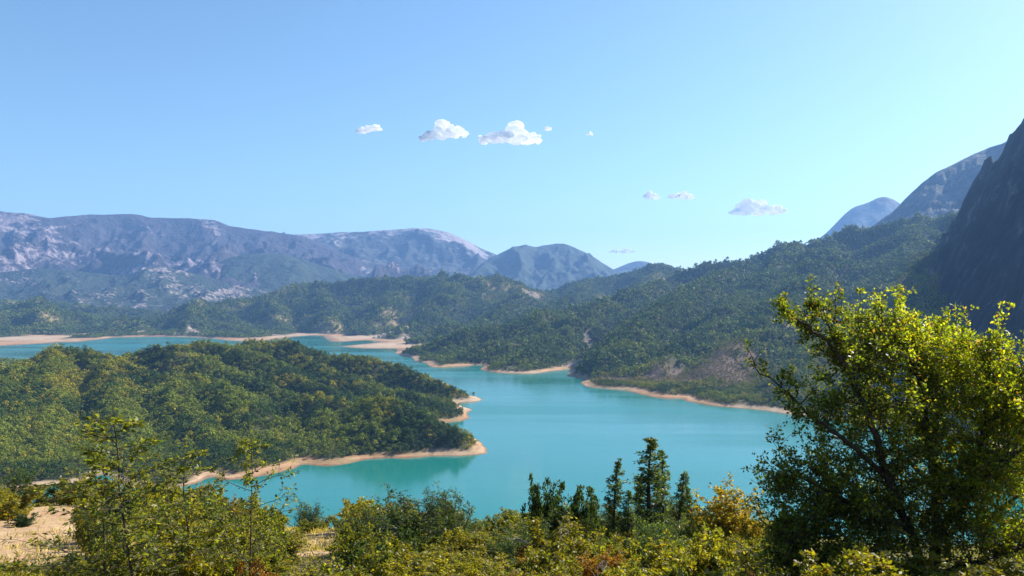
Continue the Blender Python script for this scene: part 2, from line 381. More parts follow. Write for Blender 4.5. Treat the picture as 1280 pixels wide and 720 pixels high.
def terrain_zones(X, Y, h, sd, cliff, bluff):
    nz = fbm(X / 40, Y / 40, 3, 71)
    bw = 11 * (0.25 + 0.95 * vnoise(X / 55, Y / 55, 23)) * (0.55 + 0.45 * np.maximum(sst(-260, -130, X), sst(900, 1000, Y)))
    bank = (1 - sst(0.3 * bw + 0.2, 0.3 * bw + 1.2, h + 0.8 * nz)) * (1 - cliff) * (sd > -40)
    rock = bluff.copy()
    for c in [(705, 446, 1490, 26, 60), (712, 455, 1440, 20, 34), (737, 405, 1800, 17, 90), (730, 425, 1620, 16, 80), (718, 440, 1530, 16, 60), (640, 456, 1470, 14, 18), (178, 408, 3000, 34, 70), (200, 404, 3010, 30, 60), (232, 404, 3010, 50, 80), (246, 410, 2985, 44, 60), (268, 412, 2965, 56, 60), (290, 414, 2950, 46, 50), (668, 363, 3400, 35, 170), (660, 352, 3450, 25, 60),
              (483, 412, 2720, 46, 60), (508, 408, 2620, 38, 60), (137, 388, 3500, 40, 60), (150, 384, 3560, 60, 60), (116, 385, 3600, 30, 40), (395, 408, 2950, 25, 30), (310, 424, 2880, 60, 30), (345, 421, 2900, 60, 30)]:
        rock = np.maximum(rock, circ(X, Y, *c) * sst(-0.55, -0.1, nz))
    scrub = np.zeros(X.shape)
    for c in [(800, 478, 1240, 60, 60), (850, 470, 1240, 70, 90), (905, 462, 1250, 60, 110), (760, 478, 1260, 40, 40), (930, 452, 1300, 40, 110), (940, 480, 1130, 70, 60)]:
        scrub = np.maximum(scrub, circ(X, Y, *c))
    scrub = scrub * sst(-0.5, -0.1, nz)
    dry = np.zeros(X.shape)
    for c in [(1150, 350, 1700, 90, 160), (1130, 400, 1420, 60, 120), (1180, 300, 1900, 50, 150), (1000, 410, 1500, 30, 60)]:
        dry = np.maximum(dry, 0.7 * circ(X, Y, *c))
    dry = np.maximum(dry, 0.8 * sst(0.25, 0.5, fbm(X / 220, Y / 220, 3, 81)) * sst(2300, 3000, Y))
    return dict(bank=bank, rock=rock, scrub=scrub, dry=dry, cliff=cliff)

# ----------------------------------------------------------------- mid terrain: headland, right mountain, hills behind
M_TER = m_terrain()
def build_terrain(name, xs, ys, label):
    X, Y = np.meshgrid(xs, ys)
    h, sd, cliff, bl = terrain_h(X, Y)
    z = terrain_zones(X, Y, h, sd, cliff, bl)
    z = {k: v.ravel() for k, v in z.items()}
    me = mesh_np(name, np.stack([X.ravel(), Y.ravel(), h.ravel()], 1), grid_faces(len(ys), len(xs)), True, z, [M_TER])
    o = link(name, me); tag(o, label, None, None, 'structure')
    return X, Y, h
ys = [420.0]
while ys[-1] < 4600: ys.append(ys[-1] + 5.5 + max(0, ys[-1] - 1000) * 0.0062)
ys = np.array(ys); xs = np.arange(-3100, 2500, 9.5)
fine = np.arange(-760, 60, 4.75); xs = np.sort(np.unique(np.concatenate([xs[(xs < -761) | (xs > 60)], fine])))
TX, TY, TH = build_terrain('wooded_hills', xs, ys, 'wooded headland and green hills with bare sandy shores around the turquoise lake')

def ground_at(x, y):
    i = np.clip(np.searchsorted(xs, x) - 1, 0, len(xs) - 2); j = np.clip(np.searchsorted(ys, y) - 1, 0, len(ys) - 2)
    u = (x - xs[i]) / (xs[i + 1] - xs[i]); v = (y - ys[j]) / (ys[j + 1] - ys[j])
    return (TH[j, i] * (1 - u) + TH[j, i + 1] * u) * (1 - v) + (TH[j + 1, i] * (1 - u) + TH[j + 1, i + 1] * u) * v

# ----------------------------------------------------------------- near slope under the camera
def near_profile(d, x):
    k = 52 - 15 * sst(-13, -3, x) - 4 * sst(2, 9, x)
    return np.where(d < k, CH - 1.6 - 0.25 * d, CH - 1.6 - 0.25 * k - 0.50 * (d - k))
BARE = [(40, 668, 46, 5.5, 6.0), (85, 652, 48, 3.6, 4.5), (20, 690, 33, 3.0, 5.0), (400, 662, 47, 2.3, 4.0), (352, 655, 48, 1.2, 1.6), (368, 668, 44, 1.0, 1.5), (415, 680, 38, 1.2, 4.0), (330, 648, 51, 1.2, 1.4), (135, 690, 34, 1.6, 1.5), (25, 690, 24, 2.2, 5.0), (35, 680, 39, 4.2, 5.0), (12, 680, 29, 3.0, 5.0), (72, 680, 29, 2.4, 5.0), (395, 680, 31, 1.2, 6.0), (408, 680, 25, 0.8, 3.0)]
def near_h(X, Y):
    h = near_profile(np.maximum(Y, -40), X) - 0.0006 * X * X * sst(30, 200, np.abs(X)) 
    h = h + 0.25 * fbm(X / 4, Y / 4, 4, 91) + 1.5 * np.exp(-((X + 26) / 9.0) ** 2 - ((Y - 50) / 9.0) ** 2) + sst(8, 30, Y) * 0.4 * fbm(X / 17, Y / 17, 2, 95)
    return h
def ny_at(px, D, up=0.0):
    p = at(px, 500, D); return float(p[0]), float(near_h(np.array([p[0]]), np.array([float(D)]))[0]) + up
nx = np.concatenate([np.arange(-420, -60, 6), np.arange(-60, 60, 0.5), np.arange(60, 430, 6)])
nyv = np.concatenate([np.arange(-60, 3, 3), np.arange(3, 62, 0.45), np.arange(62, 470, 5)])
X, Y = np.meshgrid(nx, nyv)
H = near_h(X, Y)
nsd = shore_sd(X, Y)
H = np.where(nsd > 0, np.minimum(H, nsd * 0.75 + 0.2), np.maximum(-14.5, nsd * 0.3 - 0.5))
bare = np.zeros(X.shape)
for c in BARE: bare = np.maximum(bare, circ(X, Y, *c))
H = H - 0.12 * bare * ridged(X / 1.6, Y / 3.0, 3, 97)
me = mesh_np('hillside', np.stack([X.ravel(), Y.ravel(), H.ravel()], 1), grid_faces(len(nyv), len(nx)), True, {'bare': bare.ravel()}, [m_hillside()])
tag(link('hillside', me), 'near hillside of pale dry earth under the shrubs, falling to the lake', None, None, 'structure')

# ----------------------------------------------------------------- water, ground to the horizon
def sheet(name, x0, x1, y0, y1, z, mat, label):
    me = mesh_np(name, [(x0, y0, z), (x1, y0, z), (x1, y1, z), (x0, y1, z)], [(0, 1, 2, 3)], False, None, [mat])
    return tag(link(name, me), label, None, None, 'structure')
sheet('lake', -3100, 2400, 260, 4400, 0.0, m_water(), 'turquoise lake winding between the wooded hills')
sheet('ground', -10800, 10800, -1500, 10800, -16.0, m_flat('plain_earth', (0.09, 0.09, 0.045), 0.95, 0.3, 0.01), 'valley ground reaching to the foot of the far mountains')

# ----------------------------------------------------------------- far ranges, lofted from their foot to their crest and down behind
def mrange(name, crest, foot_py, foot_D, mat, label, rough=60, rl=900, step=2.0, nv=70, base=0.0, seed=1, bulge=0.0, bald=None, spur=1.0):
    c = np.array(crest, float)
    c[:, 2] = np.where(c[:, 2] > 5700, np.minimum(5700 + (c[:, 2] - 5700) * 0.56, 9800), c[:, 2])
    px = np.arange(c[0, 0], c[-1, 0] + 0.1, step)
    # smooth interpolation of the crest with a little jaggedness
    cy = np.interp(px, c[:, 0], c[:, 1]); cD = np.interp(px, c[:, 0], c[:, 2])
    ker = np.ones(9) / 9
    cy = np.convolve(np.pad(cy, 4, 'edge'), ker, 'valid')
    CP = np.array([at(a, b, d) for a, b, d in zip(px, cy, cD)])
    FP = np.array([at(a, foot_py, foot_D if np.isscalar(foot_D) else foot_D) for a in px])
    v = np.linspace(0, 1.45, nv)
    P = np.zeros((nv, len(px), 3))
    for i, t in enumerate(v):
        if t <= 1:
            xy = FP[:, :2] + (CP[:, :2] - FP[:, :2]) * t
            z = FP[:, 2] + (CP[:, 2] - FP[:, 2]) * (t + bulge * np.sin(math.pi * t))
        else:
            q = t - 1
            xy = CP[:, :2] + (CP[:, :2] - FP[:, :2]) * q
            z = CP[:, 2] * (1 - 1.4 * q * q) - CP[:, 2] * 0.35 * q
        P[i, :, :2] = xy; P[i, :, 2] = z
    X, Y = P[..., 0], P[..., 1]
    w = np.interp(v, [0, 0.06, 0.6, 0.9, 1.0, 1.1, 1.45], [0, 0.25, 1, 0.5, 0.05, 0.4, 1])[:, None]
    wx = X + rl * 0.25 * fbm(X / rl, Y / rl, 3, seed + 3); wy = Y + rl * 0.25 * fbm(X / rl, Y / rl, 3, seed + 8)
    n = (ridged(wx / rl, wy / (rl * 2.6), 5, seed) - 0.52) * 2 * spur + 0.3 * fbm(X / (rl * 0.16), Y / (rl * 0.16), 4, seed + 5)
    P[..., 2] += rough * w * n
    bd = np.full(X.shape, 0.5) if bald is None else bald(px[None, :] + 0 * v[:, None], v[:, None] + 0 * px[None, :])
    me = mesh_np(name, P.reshape(-1, 3), grid_faces(nv, len(px)), True, {'bald': bd.ravel(), 'crag': np.clip(n * 0.5 + 0.5, 0, 1).ravel()}, [mat])
    return tag(link(name, me), label, None, None, 'structure')

def blob(px, v, items):
    b = np.full(px.shape, 0.35)
    for x, t, rx, rt, a in items:
        b = b + a * np.exp(-((px - x) / rx) ** 2 - ((v - t) / rt) ** 2)
    return b
MM1 = m_mountain('massif_rock', (0.052, 0.046, 0.054), (0.32, 0.26, 0.275), 0.55, 0.625, 0.0048, 0.3)
MM2 = m_mountain('table_rock', (0.052, 0.058, 0.058), (0.38, 0.33, 0.34), 0.52, 0.62, 0.0040, 0.2)
MM3 = m_mountain('hump_scrub', (0.040, 0.055, 0.038), (0.34, 0.30, 0.28), 0.62, 0.74, 0.0050)
MM4 = m_mountain('foothill_rock', (0.038, 0.052, 0.034), (0.34, 0.28, 0.26), 0.55, 0.61, 0.0085, 0.5)
MM5 = m_mountain('limestone', (0.050, 0.060, 0.050), (0.24, 0.23, 0.22), 0.46, 0.66, 0.0040, 0.4)

mrange('far_mountain', [(-420, 240, 8500), (-200, 258, 8200), (-60, 262, 8000), (0, 265, 8000), (30, 267, 8000), (62, 273, 8000), (80, 271, 8200), (110, 268, 8600), (170, 267, 8800), (188, 272, 8800), (232, 272, 8800), (268, 274, 8800), (285, 281, 8800), (330, 288, 8900), (372, 294, 9000), (420, 312, 9000), (470, 332, 8900), (540, 350, 8700)],
       384, 5000, MM1, 'long blue grey mountain ridge with pale rock bands at the far left', 250, 680, 1.6, 120, seed=7, bulge=-0.06,
       bald=lambda p, v: blob(p, v, [(15, 0.86, 45, 0.12, 0.7), (60, 0.8, 20, 0.1, 0.4), (205, 0.5, 40, 0.07, 0.8), (270, 0.95, 22, 0.05, 1.0), (60, 0.52, 60, 0.1, 0.4), (150, 0.35, 60, 0.08, 0.6), (20, 0.35, 40, 0.1, 0.5), (240, 0.45, 14, 0.2, 0.7)]))
mrange('table_mountain', [(300, 300, 11000), (360, 294, 11000), (400, 291, 11000), (440, 289, 11000), (480, 287, 11000), (515, 285, 11000), (545, 286, 11000), (562, 290, 11000), (580, 298, 11000), (600, 309, 11000), (625, 319, 11000), (680, 335, 11000), (760, 352, 11000)],
       372, 6600, MM2, 'flat topped blue mountain with a pale bare summit in the distance', 170, 700, 1.8, 90, seed=21, bulge=0.02,
       bald=lambda p, v: blob(p, v, [(400, 0.95, 30, 0.06, 0.7), (500, 0.97, 60, 0.05, 1.0), (575, 0.93, 25, 0.1, 1.3), (600, 0.85, 18, 0.1, 0.8), (460, 0.3, 60, 0.12, 0.5), (490, 0.15, 30, 0.08, 0.6)]))
mrange('blue_peak', [(585, 340, 9300), (612, 322, 9300), (626, 316, 9300), (640, 309, 9300), (655, 307, 9300), (668, 309, 9300), (684, 305, 9300), (700, 302.5, 9300), (712, 305, 9300), (728, 313, 9300), (745, 323, 9300), (762, 333, 9300), (790, 348, 9300)],
       366, 6300, m_mountain('peak_scrub', (0.042, 0.058, 0.045), (0.30, 0.27, 0.26), 0.60, 0.76, 0.0020), 'twin humped blue mountain standing behind the gap in the green hills', 140, 480, 1.5, 70, seed=33,
       bald=lambda p, v: blob(p, v, [(660, 0.2, 30, 0.2, 0.5)]))
mrange('hump_hill', [(225, 356, 6300), (262, 334, 6300), (285, 322, 6300), (310, 317, 6300), (335, 316, 6300), (360, 319, 6300), (400, 331, 6300), (440, 343, 6300), (500, 356, 6300)],
       378, 5200, MM3, 'dark rounded scrub covered hill in front of the pale massif', 60, 600, 1.8, 50, seed=40)
mrange('foothill', [(-350, 330, 5600), (-150, 338, 5600), (0, 340, 5600), (50, 334, 5600), (100, 338, 5600), (150, 345, 5500), (195, 333, 5500), (225, 337, 5500), (260, 347, 5500), (300, 357, 5500), (335, 362, 5400), (400, 372, 5300)],
       392, 4300, MM4, 'low scrubby foothills with pale eroded rock below the far massif', 75, 330, 1.6, 90, seed=55,
       bald=lambda p, v: blob(p, v, [(205, 0.9, 28, 0.14, 0.6), (240, 0.6, 45, 0.22, 0.4), (290, 0.5, 40, 0.3, 0.5), (30, 0.8, 50, 0.12, 0.5), (150, 0.25, 40, 0.2, 0.4), (20, 0.4, 60, 0.1, 0.3)]))
mrange('right_mountain', [(1010, 330, 4200), (1060, 300, 4200), (1100, 276, 4200), (1118, 262, 4200), (1132, 246, 4200), (1150, 230, 4200), (1168, 216, 4200), (1190, 204, 4200), (1215, 192, 4200), (1235, 184, 4200), (1252, 178, 4100), (1290, 165, 4000), (1400, 150, 3900), (1600, 150, 3800)],
       345, 3000, MM5, 'steep hazy blue limestone mountain rising behind the wooded slope at right', 110, 300, 1.5, 90, seed=61)
mrange('pale_peak', [(1000, 312, 11000), (1030, 293, 11000), (1045, 278, 11000), (1058, 264, 11000), (1070, 256, 11000), (1082, 254, 11000), (1092, 249, 11000), (1103, 244, 11000), (1113, 247, 11000), (1125, 254, 11000), (1160, 276, 11000), (1260, 300, 11000)],
       352, 7300, m_mountain('pale_limestone', (0.06, 0.07, 0.06), (0.24, 0.23, 0.22), 0.46, 0.66, 0.0020), 'faint pale blue twin peak showing over the right ridge', 110, 900, 1.8, 60, seed=71)
mrange('distant_peak', [(760, 340, 14200), (785, 329, 14200), (797, 325, 14200), (805, 325, 14200), (814, 329, 14200), (850, 342, 14200)],
       358, 9300, m_mountain('distant_rock', (0.06, 0.07, 0.06), (0.22, 0.21, 0.2), 0.5, 0.7, 0.002), 'tiny faint blue peak over the wooded ridge left of the pale cloud', 30, 900, 3, 30, seed=81)

# ----------------------------------------------------------------- leaves and stems
def leaf_quads(rng, P, Dr, size, aspect=0.5, flat=0.35):
    """one folded four-cornered leaf per point; Dr the way it points"""
    n = len(P)
    N = rng.normal(size=(n, 3)); N[:, 2] += flat * 2.2
    D = Dr / (np.linalg.norm(Dr, axis=1, keepdims=True) + 1e-9)
    N = N - D * (N * D).sum(1, keepdims=True); N /= np.linalg.norm(N, axis=1, keepdims=True) + 1e-9
    B = np.cross(N, D)
    s = (size * (0.65 + 0.7 * rng.random(n)))[:, None]
    w = s * aspect * 0.5
    V = np.stack([P, P + D * s * 0.45 + B * w + N * s * 0.08, P + D * s, P + D * s * 0.45 - B * w + N * s * 0.08], 1)
    return V.reshape(-1, 3), np.arange(n * 4).reshape(-1, 4)

def palette(rng, n, cols, wts, jitter=0.18):
    c = np.array(cols)[rng.choice(len(cols), n, p=np.array(wts) / sum(wts))]
    return np.clip(c * (1 + jitter * rng.normal(size=(n, 1))), 0.004, 1)

def tubes(lines, sides=5):
    Vs, Fs, o = [], [], 0
    ang = np.arange(sides) * 2 * math.pi / sides
    for pts, r0, r1 in lines:
        pts = np.asarray(pts); k = len(pts)
        T = np.gradient(pts, axis=0); T /= np.linalg.norm(T, axis=1, keepdims=True) + 1e-9
        ref = np.where(np.abs(T[:, 2:3]) > 0.9, np.array([[1.0, 0, 0]]), np.array([[0, 0, 1.0]]))
        U = np.cross(T, ref); U /= np.linalg.norm(U, axis=1, keepdims=True) + 1e-9
        Wv = np.cross(T, U)
        rr = np.linspace(r0, r1, k)[:, None, None]
        ring = pts[:, None, :] + rr * (np.cos(ang)[None, :, None] * U[:, None, :] + np.sin(ang)[None, :, None] * Wv[:, None, :])
        Vs.append(ring.reshape(-1, 3))
        i = np.arange(k - 1)[:, None] * sides + np.arange(sides)[None, :]
        j = np.arange(k - 1)[:, None] * sides + (np.arange(sides)[None, :] + 1) % sides
        Fs.append(np.stack([i, j, j + sides, i + sides], -1).reshape(-1, 4) + o); o += k * sides
    return np.concatenate(Vs), np.concatenate(Fs)

def sprout(rng, p, d, L, k=6, wander=0.18, up=0.05):
    pts = [np.array(p, float)]; d = np.array(d, float); d /= np.linalg.norm(d)
    for _ in range(k - 1):
        d = d + rng.normal(size=3) * wander; d[2] += up; d /= np.linalg.norm(d)
        pts.append(pts[-1] + d * L / (k - 1))
    return np.array(pts)

def along(line, t):
    f = t * (len(line) - 1); i = min(int(f), len(line) - 2); u = f - i
    return line[i] * (1 - u) + line[i + 1] * u, line[i + 1] - line[i]

def side_dir(rng, tan, spread, up=0.2):
    tan = tan / (np.linalg.norm(tan) + 1e-9)
    v = rng.normal(size=3); v -= tan * v.dot(tan); v /= np.linalg.norm(v) + 1e-9
    d = tan * math.cos(spread) + v * math.sin(spread); d[2] += up
    return d / np.linalg.norm(d)

def leaves_on(rng, lines, per, off, size, aspect, cols, wts, t0=0.15, flat=0.35):
    P, D = [], []
    for ln in lines:
        ln = np.asarray(ln); n = max(1, int(round(per * (0.7 + 0.6 * rng.random()))))
        f = (t0 + (1 - t0) * rng.random(n)) * (len(ln) - 1)
        i = np.minimum(f.astype(int), len(ln) - 2); u = (f - i)[:, None]
        p = ln[i] * (1 - u) + ln[i + 1] * u; tn = ln[i + 1] - ln[i]; tn = tn / (np.linalg.norm(tn, axis=1, keepdims=True) + 1e-9)
        r = rng.normal(size=(n, 3)); r -= tn * (r * tn).sum(1, keepdims=True); r /= np.linalg.norm(r, axis=1, keepdims=True) + 1e-9
        P.append(p + r * off * rng.random((n, 1))); D.append(r * 0.9 + tn * 0.6 + rng.normal(size=(n, 3)) * 0.35)
    P = np.concatenate(P); D = np.concatenate(D)
    V, Fc = leaf_quads(rng, P, D, size, aspect, flat)
    C = np.repeat(palette(rng, len(P), cols, wts), 4, axis=0)
    return V, Fc, C

G_DARK = [(0.020, 0.036, 0.014), (0.032, 0.052, 0.018), (0.050, 0.075, 0.022)]
G_OLIVE = [(0.065, 0.085, 0.016), (0.12, 0.13, 0.020), (0.18, 0.17, 0.022), (0.23, 0.16, 0.02)]
G_YELLOW = [(0.11, 0.12, 0.016), (0.17, 0.155, 0.016), (0.25, 0.21, 0.020), (0.28, 0.17, 0.02)]
G_ORANGE = [(0.17, 0.13, 0.014), (0.25, 0.17, 0.016), (0.32, 0.23, 0.018), (0.25, 0.12, 0.02), (0.13, 0.14, 0.02)]
G_TREE = [(0.040, 0.062, 0.014), (0.080, 0.105, 0.016), (0.14, 0.155, 0.020), (0.20, 0.19, 0.022), (0.20, 0.11, 0.035)]

def gen_bush(seed, H, Wd, stems, twigs, per, size, cols, wts, upright=0.5, aspect=0.6, sub=3, up=0.08, off=0.05):
    rng = np.random.default_rng(seed)
    s0, s1, s2 = [], [], []
    for i in range(stems):
        a = rng.random() * 6.283; lean = (0.15 + 0.85 * rng.random()) * (1 - upright)
        d = np.array((math.cos(a) * lean * 1.3, math.sin(a) * lean * 1.3, 1.0))
        b = np.array((math.cos(a), math.sin(a), 0)) * Wd * 0.22 * rng.random()
        L = H * (0.62 + 0.42 * rng.random()) * (1 - 0.15 * lean)
        ln = sprout(rng, b, d, L, 7, 0.10 + 0.1 * (1 - upright), up); s0.append(ln)
        for t in np.linspace(0.06, 0.97, twigs):
            p, tn = along(ln, t)
            l1 = sprout(rng, p, side_dir(rng, tn, 0.75 - 0.25 * upright, 0.15), H * (0.10 + 0.24 * rng.random()) * (1.15 - 0.75 * t) * (1.2 - 0.5 * upright), 5, 0.2, 0.05); s1.append(l1)
            for q in range(sub):
                p2, t2 = along(l1, 0.3 + 0.65 * rng.random())
                s2.append(sprout(rng, p2, side_dir(rng, t2, 0.8, 0.1), H * 0.10 * (0.5 + rng.random()), 4, 0.2, 0.03))
    ls = s2 + s1 + [l[3:] for l in s0]
    V, Fc, C = leaves_on(rng, ls, per, off, size, aspect, cols, wts)
    r = 0.007 * H
    T = tubes([(l, r, r * 0.25) for l in s0] + [(l, r * 0.35, r * 0.12) for l in s1], 4)
    return T, (V, Fc, C)

def gen_spire(seed, H, Wd, tiers, per, size, cols, wts, tips=3):
    rng = np.random.default_rng(seed)
    s0 = [sprout(rng, (0, 0, 0), (0.02, 0, 1), H, 10, 0.02, 0.05)]; s1, s2 = [], []
    for i in range(tiers):
        t = 0.10 + 0.88 * (i / tiers) ** 0.92
        p, tn = along(s0[0], t)
        for k in range(4 if t < 0.72 else 2):
            if rng.random() < 0.16: continue
            L = Wd * 0.5 * (1.04 - t) ** 0.75 * (0.55 + 0.75 * rng.random())
            a = rng.random() * 6.283
            l1 = sprout(rng, p, (math.cos(a), math.sin(a), 0.55), L, 5, 0.16, 0.05); s1.append(l1)
            for q in range(3):
                p2, t2 = along(l1, 0.35 + 0.6 * rng.random()); s2.append(sprout(rng, p2, side_dir(rng, t2, 0.7, 0.1), L * 0.4, 4, 0.2, 0.05))
    V, Fc, C = leaves_on(rng, s1 + s2, per, 0.03, size, 0.55, cols, wts, 0.1)
    V2, F2, C2 = leaves_on(rng, [s0[0][6:]], per * 2, 0.03, size * 0.8, 0.55, cols, wts, 0.2)
    T = tubes([(s0[0], 0.016 * H, 0.003)] + [(l, 0.010, 0.003) for l in s1], 5)
    return T, (np.concatenate([V, V2]), np.concatenate([Fc, F2 + len(V)]), np.concatenate([C, C2]))

def gen_sapling(seed, H, Wd, nb, per, size, cols, wts, lean=(0, 0)):
    rng = np.random.default_rng(seed)
    st = sprout(rng, (0, 0, 0), (lean[0], lean[1], 1), H, 12, 0.04, 0.03); s1, s2 = [], []
    for i in range(nb):
        t = 0.16 + 0.80 * i / nb
        p, tn = along(st, t)
        L = Wd * 0.5 * (1.15 - t) ** 0.95 * (0.5 + 0.75 * rng.random())
        a = i * 2.4 + rng.normal() * 0.4
        l1 = sprout(rng, p, (math.cos(a), math.sin(a), 0.35), L, 7, 0.14, -0.01); s1.append(l1)
        for q in range(4):
            p2, t2 = along(l1, 0.2 + 0.75 * rng.random()); s2.append(sprout(rng, p2, side_dir(rng, t2, 0.7, 0.05), L * 0.5 * (0.5 + rng.random()), 5, 0.2, 0.0))
    V, Fc, C = leaves_on(rng, s1 + s2 + [st[8:]], per, 0.02, size, 0.5, cols, wts, 0.08, 0.6)
    T = tubes([(st, 0.0050 * H, 0.0025)] + [(l, 0.0065, 0.0025) for l in s1] + [(l, 0.003, 0.0015) for l in s2], 5)
    return T, (V, Fc, C)

class Plant:
    """a plant kind: shared stem and leaf meshes, copied as Empty > stem + leaves"""
    def __init__(s, name, gen, stem_name='stems', crown_name='leaves', bark=None):
        (TV, TF), (V, Fc, C) = gen
        s.name = name; s.sn = stem_name; s.cn = crown_name
        s.H = float(V[:, 2].max()); s.W = float(np.percentile(np.abs(V[:, 0]), 97) * 2)
        s.stem = mesh_np(name + '_stem', TV, TF, True, None, [bark or M_BARK])
        s.leaf = mesh_np(name + '_leaf', V, Fc, False, {'leafcol': C}, [M_LEAF])
    def put(s, x, y, z, h, w, rz, label, cat, group=None, tint=(1, 1, 1)):
        e = link(s.name, None, None, (x, y, z)); e.empty_display_size = 0.2
        e.rotation_euler = (0, 0, rz); e.scale = (w / s.W, w / s.W, h / s.H)
        tag(e, label, cat, group)
        a = link(s.sn, s.stem, e); b = link(s.cn, s.leaf, e)
        b['kind'] = 'stuff'; b['tint'] = tint
        return e
prng = random.Random(4)
def plant_at(kind, px, top, D, wpx, label, cat, group=None, tint=(1, 1, 1), sink=0.12):
    x, z = ny_at(px, D); zt = at(px, top, D)[2]
    h = max(0.3, zt - z + sink)
    return kind.put(x, D, z - sink, h, wpx / F * D, prng.random() * 6.28, label, cat, group, tint)

SH_OLIVE = [Plant('shrub', gen_bush(100 + i, 1.6, 1.6, 15, 9, 14, 0.080, G_OLIVE, [3, 4, 3, 1], 0.35)) for i in range(3)]
SH_YELLOW = [Plant('shrub', gen_bush(120 + i, 1.6, 1.5, 16, 9, 14, 0.078, G_YELLOW, [3, 4, 3, 1], 0.62)) for i in range(3)]
SH_DARK = [Plant('shrub', gen_bush(140 + i, 1.8, 1.5, 15, 9, 15, 0.080, G_DARK, [2, 4, 3], 0.5)) for i in range(2)]
SH_ORANGE = Plant('shrub', gen_bush(160, 2.0, 1.3, 16, 10, 14, 0.070, G_ORANGE, [3, 4, 3, 1, 2], 0.62))
SH_SHOOT = [Plant('broom_shrub', gen_bush(170 + i, 2.4, 1.6, 24, 15, 8, 0.085, [(0.026, 0.046, 0.018), (0.045, 0.068, 0.022), (0.075, 0.095, 0.026)], [3, 3, 2], 0.76, 0.34, 1, 0.1, 0.03)) for i in range(2)]
SPIRE = [Plant('slender_tree', gen_spire(180 + i, 4.2, 1.0, 54, 8, 0.062, [(0.036, 0.062, 0.020), (0.072, 0.105, 0.026), (0.13, 0.16, 0.030), (0.18, 0.19, 0.04)], [4, 4, 2, 1]), 'trunk', 'crown') for i in range(3)]
SAPL = [Plant('sapling', gen_sapling(190 + i, 3.0, 2.0, 34, 12, 0.052, [(0.07, 0.09, 0.016), (0.12, 0.135, 0.022), (0.19, 0.185, 0.03), (0.26, 0.23, 0.05)], [3, 4, 3, 1], (0.04 * (i - 1), 0.0)), 'trunk', 'crown') for i in range(3)]

# single plants of the near slope
plant_at(SAPL[0], 180, 505, 10.5, 235, 'tallest thin sapling at the left with sparse pale leaves standing before the wooded headland', 'sapling')
plant_at(SAPL[1], 130, 556, 10.0, 120, 'leaning sapling with a bare pinkish stem just left of the tallest sapling', 'sapling')
plant_at(SAPL[2], 248, 550, 11.0, 170, 'bushy sapling between the tallest sapling and the one against the water', 'sapling')
plant_at(SAPL[1], 312, 536, 11.5, 130, 'slim sapling rising against the near water with one arching side branch', 'sapling')
plant_at(SPIRE[0], 764, 574, 25, 36, 'narrow dark spire-shaped tree left of the tallest spire tree', 'tree')
plant_at(SPIRE[1], 808, 546, 25, 48, 'tallest narrow dark tree rising over the water above the shrubs', 'tree')
plant_at(SPIRE[2], 828, 558, 27, 32, 'thin pointed tree touching the right side of the tallest spire tree', 'tree')
plant_at(SPIRE[0], 846, 586, 26, 36, 'short pale green spire tree next to the orange autumn shrub', 'tree')
plant_at(SPIRE[2], 741, 606, 27, 26, 'smallest thin spire tree, left of the other narrow trees', 'tree')
plant_at(SPIRE[2], 797, 594, 26, 26, 'very thin pointed tree close against the left side of the tallest spire tree', 'tree')
plant_at(SPIRE[0], 866, 606, 25, 24, 'short thin pointed tree half hidden beside the orange and yellow autumn shrub', 'tree')
plant_at(SPIRE[1], 784, 612, 24, 24, 'low thin pointed tree between the two tall spire trees', 'tree')
plant_at(SH_DARK[0], 680, 590, 26, 46, 'dark green conical shrub, left one of a pair above the thicket', 'shrub')
plant_at(SH_DARK[1], 713, 598, 26, 56, 'dark green bush, right one of the pair, with lighter leaves on its right', 'shrub')
plant_at(SH_ORANGE, 904, 591, 22, 72, 'orange and yellow autumn shrub with a pointed top against the water', 'shrub')
plant_at(SH_ORANGE, 938, 622, 21, 55, 'lower orange brown shrub touching the right side of the orange autumn shrub', 'shrub')
plant_at(SH_SHOOT[0], 508, 607, 22, 110, 'wide dark broom bush with upright shoots against the water', 'shrub')
plant_at(SH_SHOOT[1], 560, 610, 23, 60, 'narrow broom bush with fanned shoots, right of the wide broom bush', 'shrub')
plant_at(SH_SHOOT[1], 462, 632, 23, 50, 'low broom bush with one thin tip, left of the wide broom bush', 'shrub')
plant_at(SH_YELLOW[0], 10, 602, 44, 64, 'yellow green bush at the left frame edge beside the bare earth', 'shrub')
plant_at(SH_OLIVE[1], 75, 598, 54, 75, 'broad olive bush behind the bare earth patch below the inlet', 'shrub')
plant_at(SH_DARK[1], 34, 642, 40, 34, 'small dark bush on the bare earth below the yellow green bush', 'shrub')
plant_at(SH_OLIVE[0], 345, 640, 46, 30, 'tall thin olive bush between the small bare earth patches', 'shrub')
plant_at(SH_SHOOT[0], 384, 625, 52, 40, 'dark spiky bush on the skyline of the slope above the bare earth', 'shrub')
plant_at(SH_OLIVE[2], 388, 650, 40, 36, 'olive bush at the foot of the right bare earth patch', 'shrub')
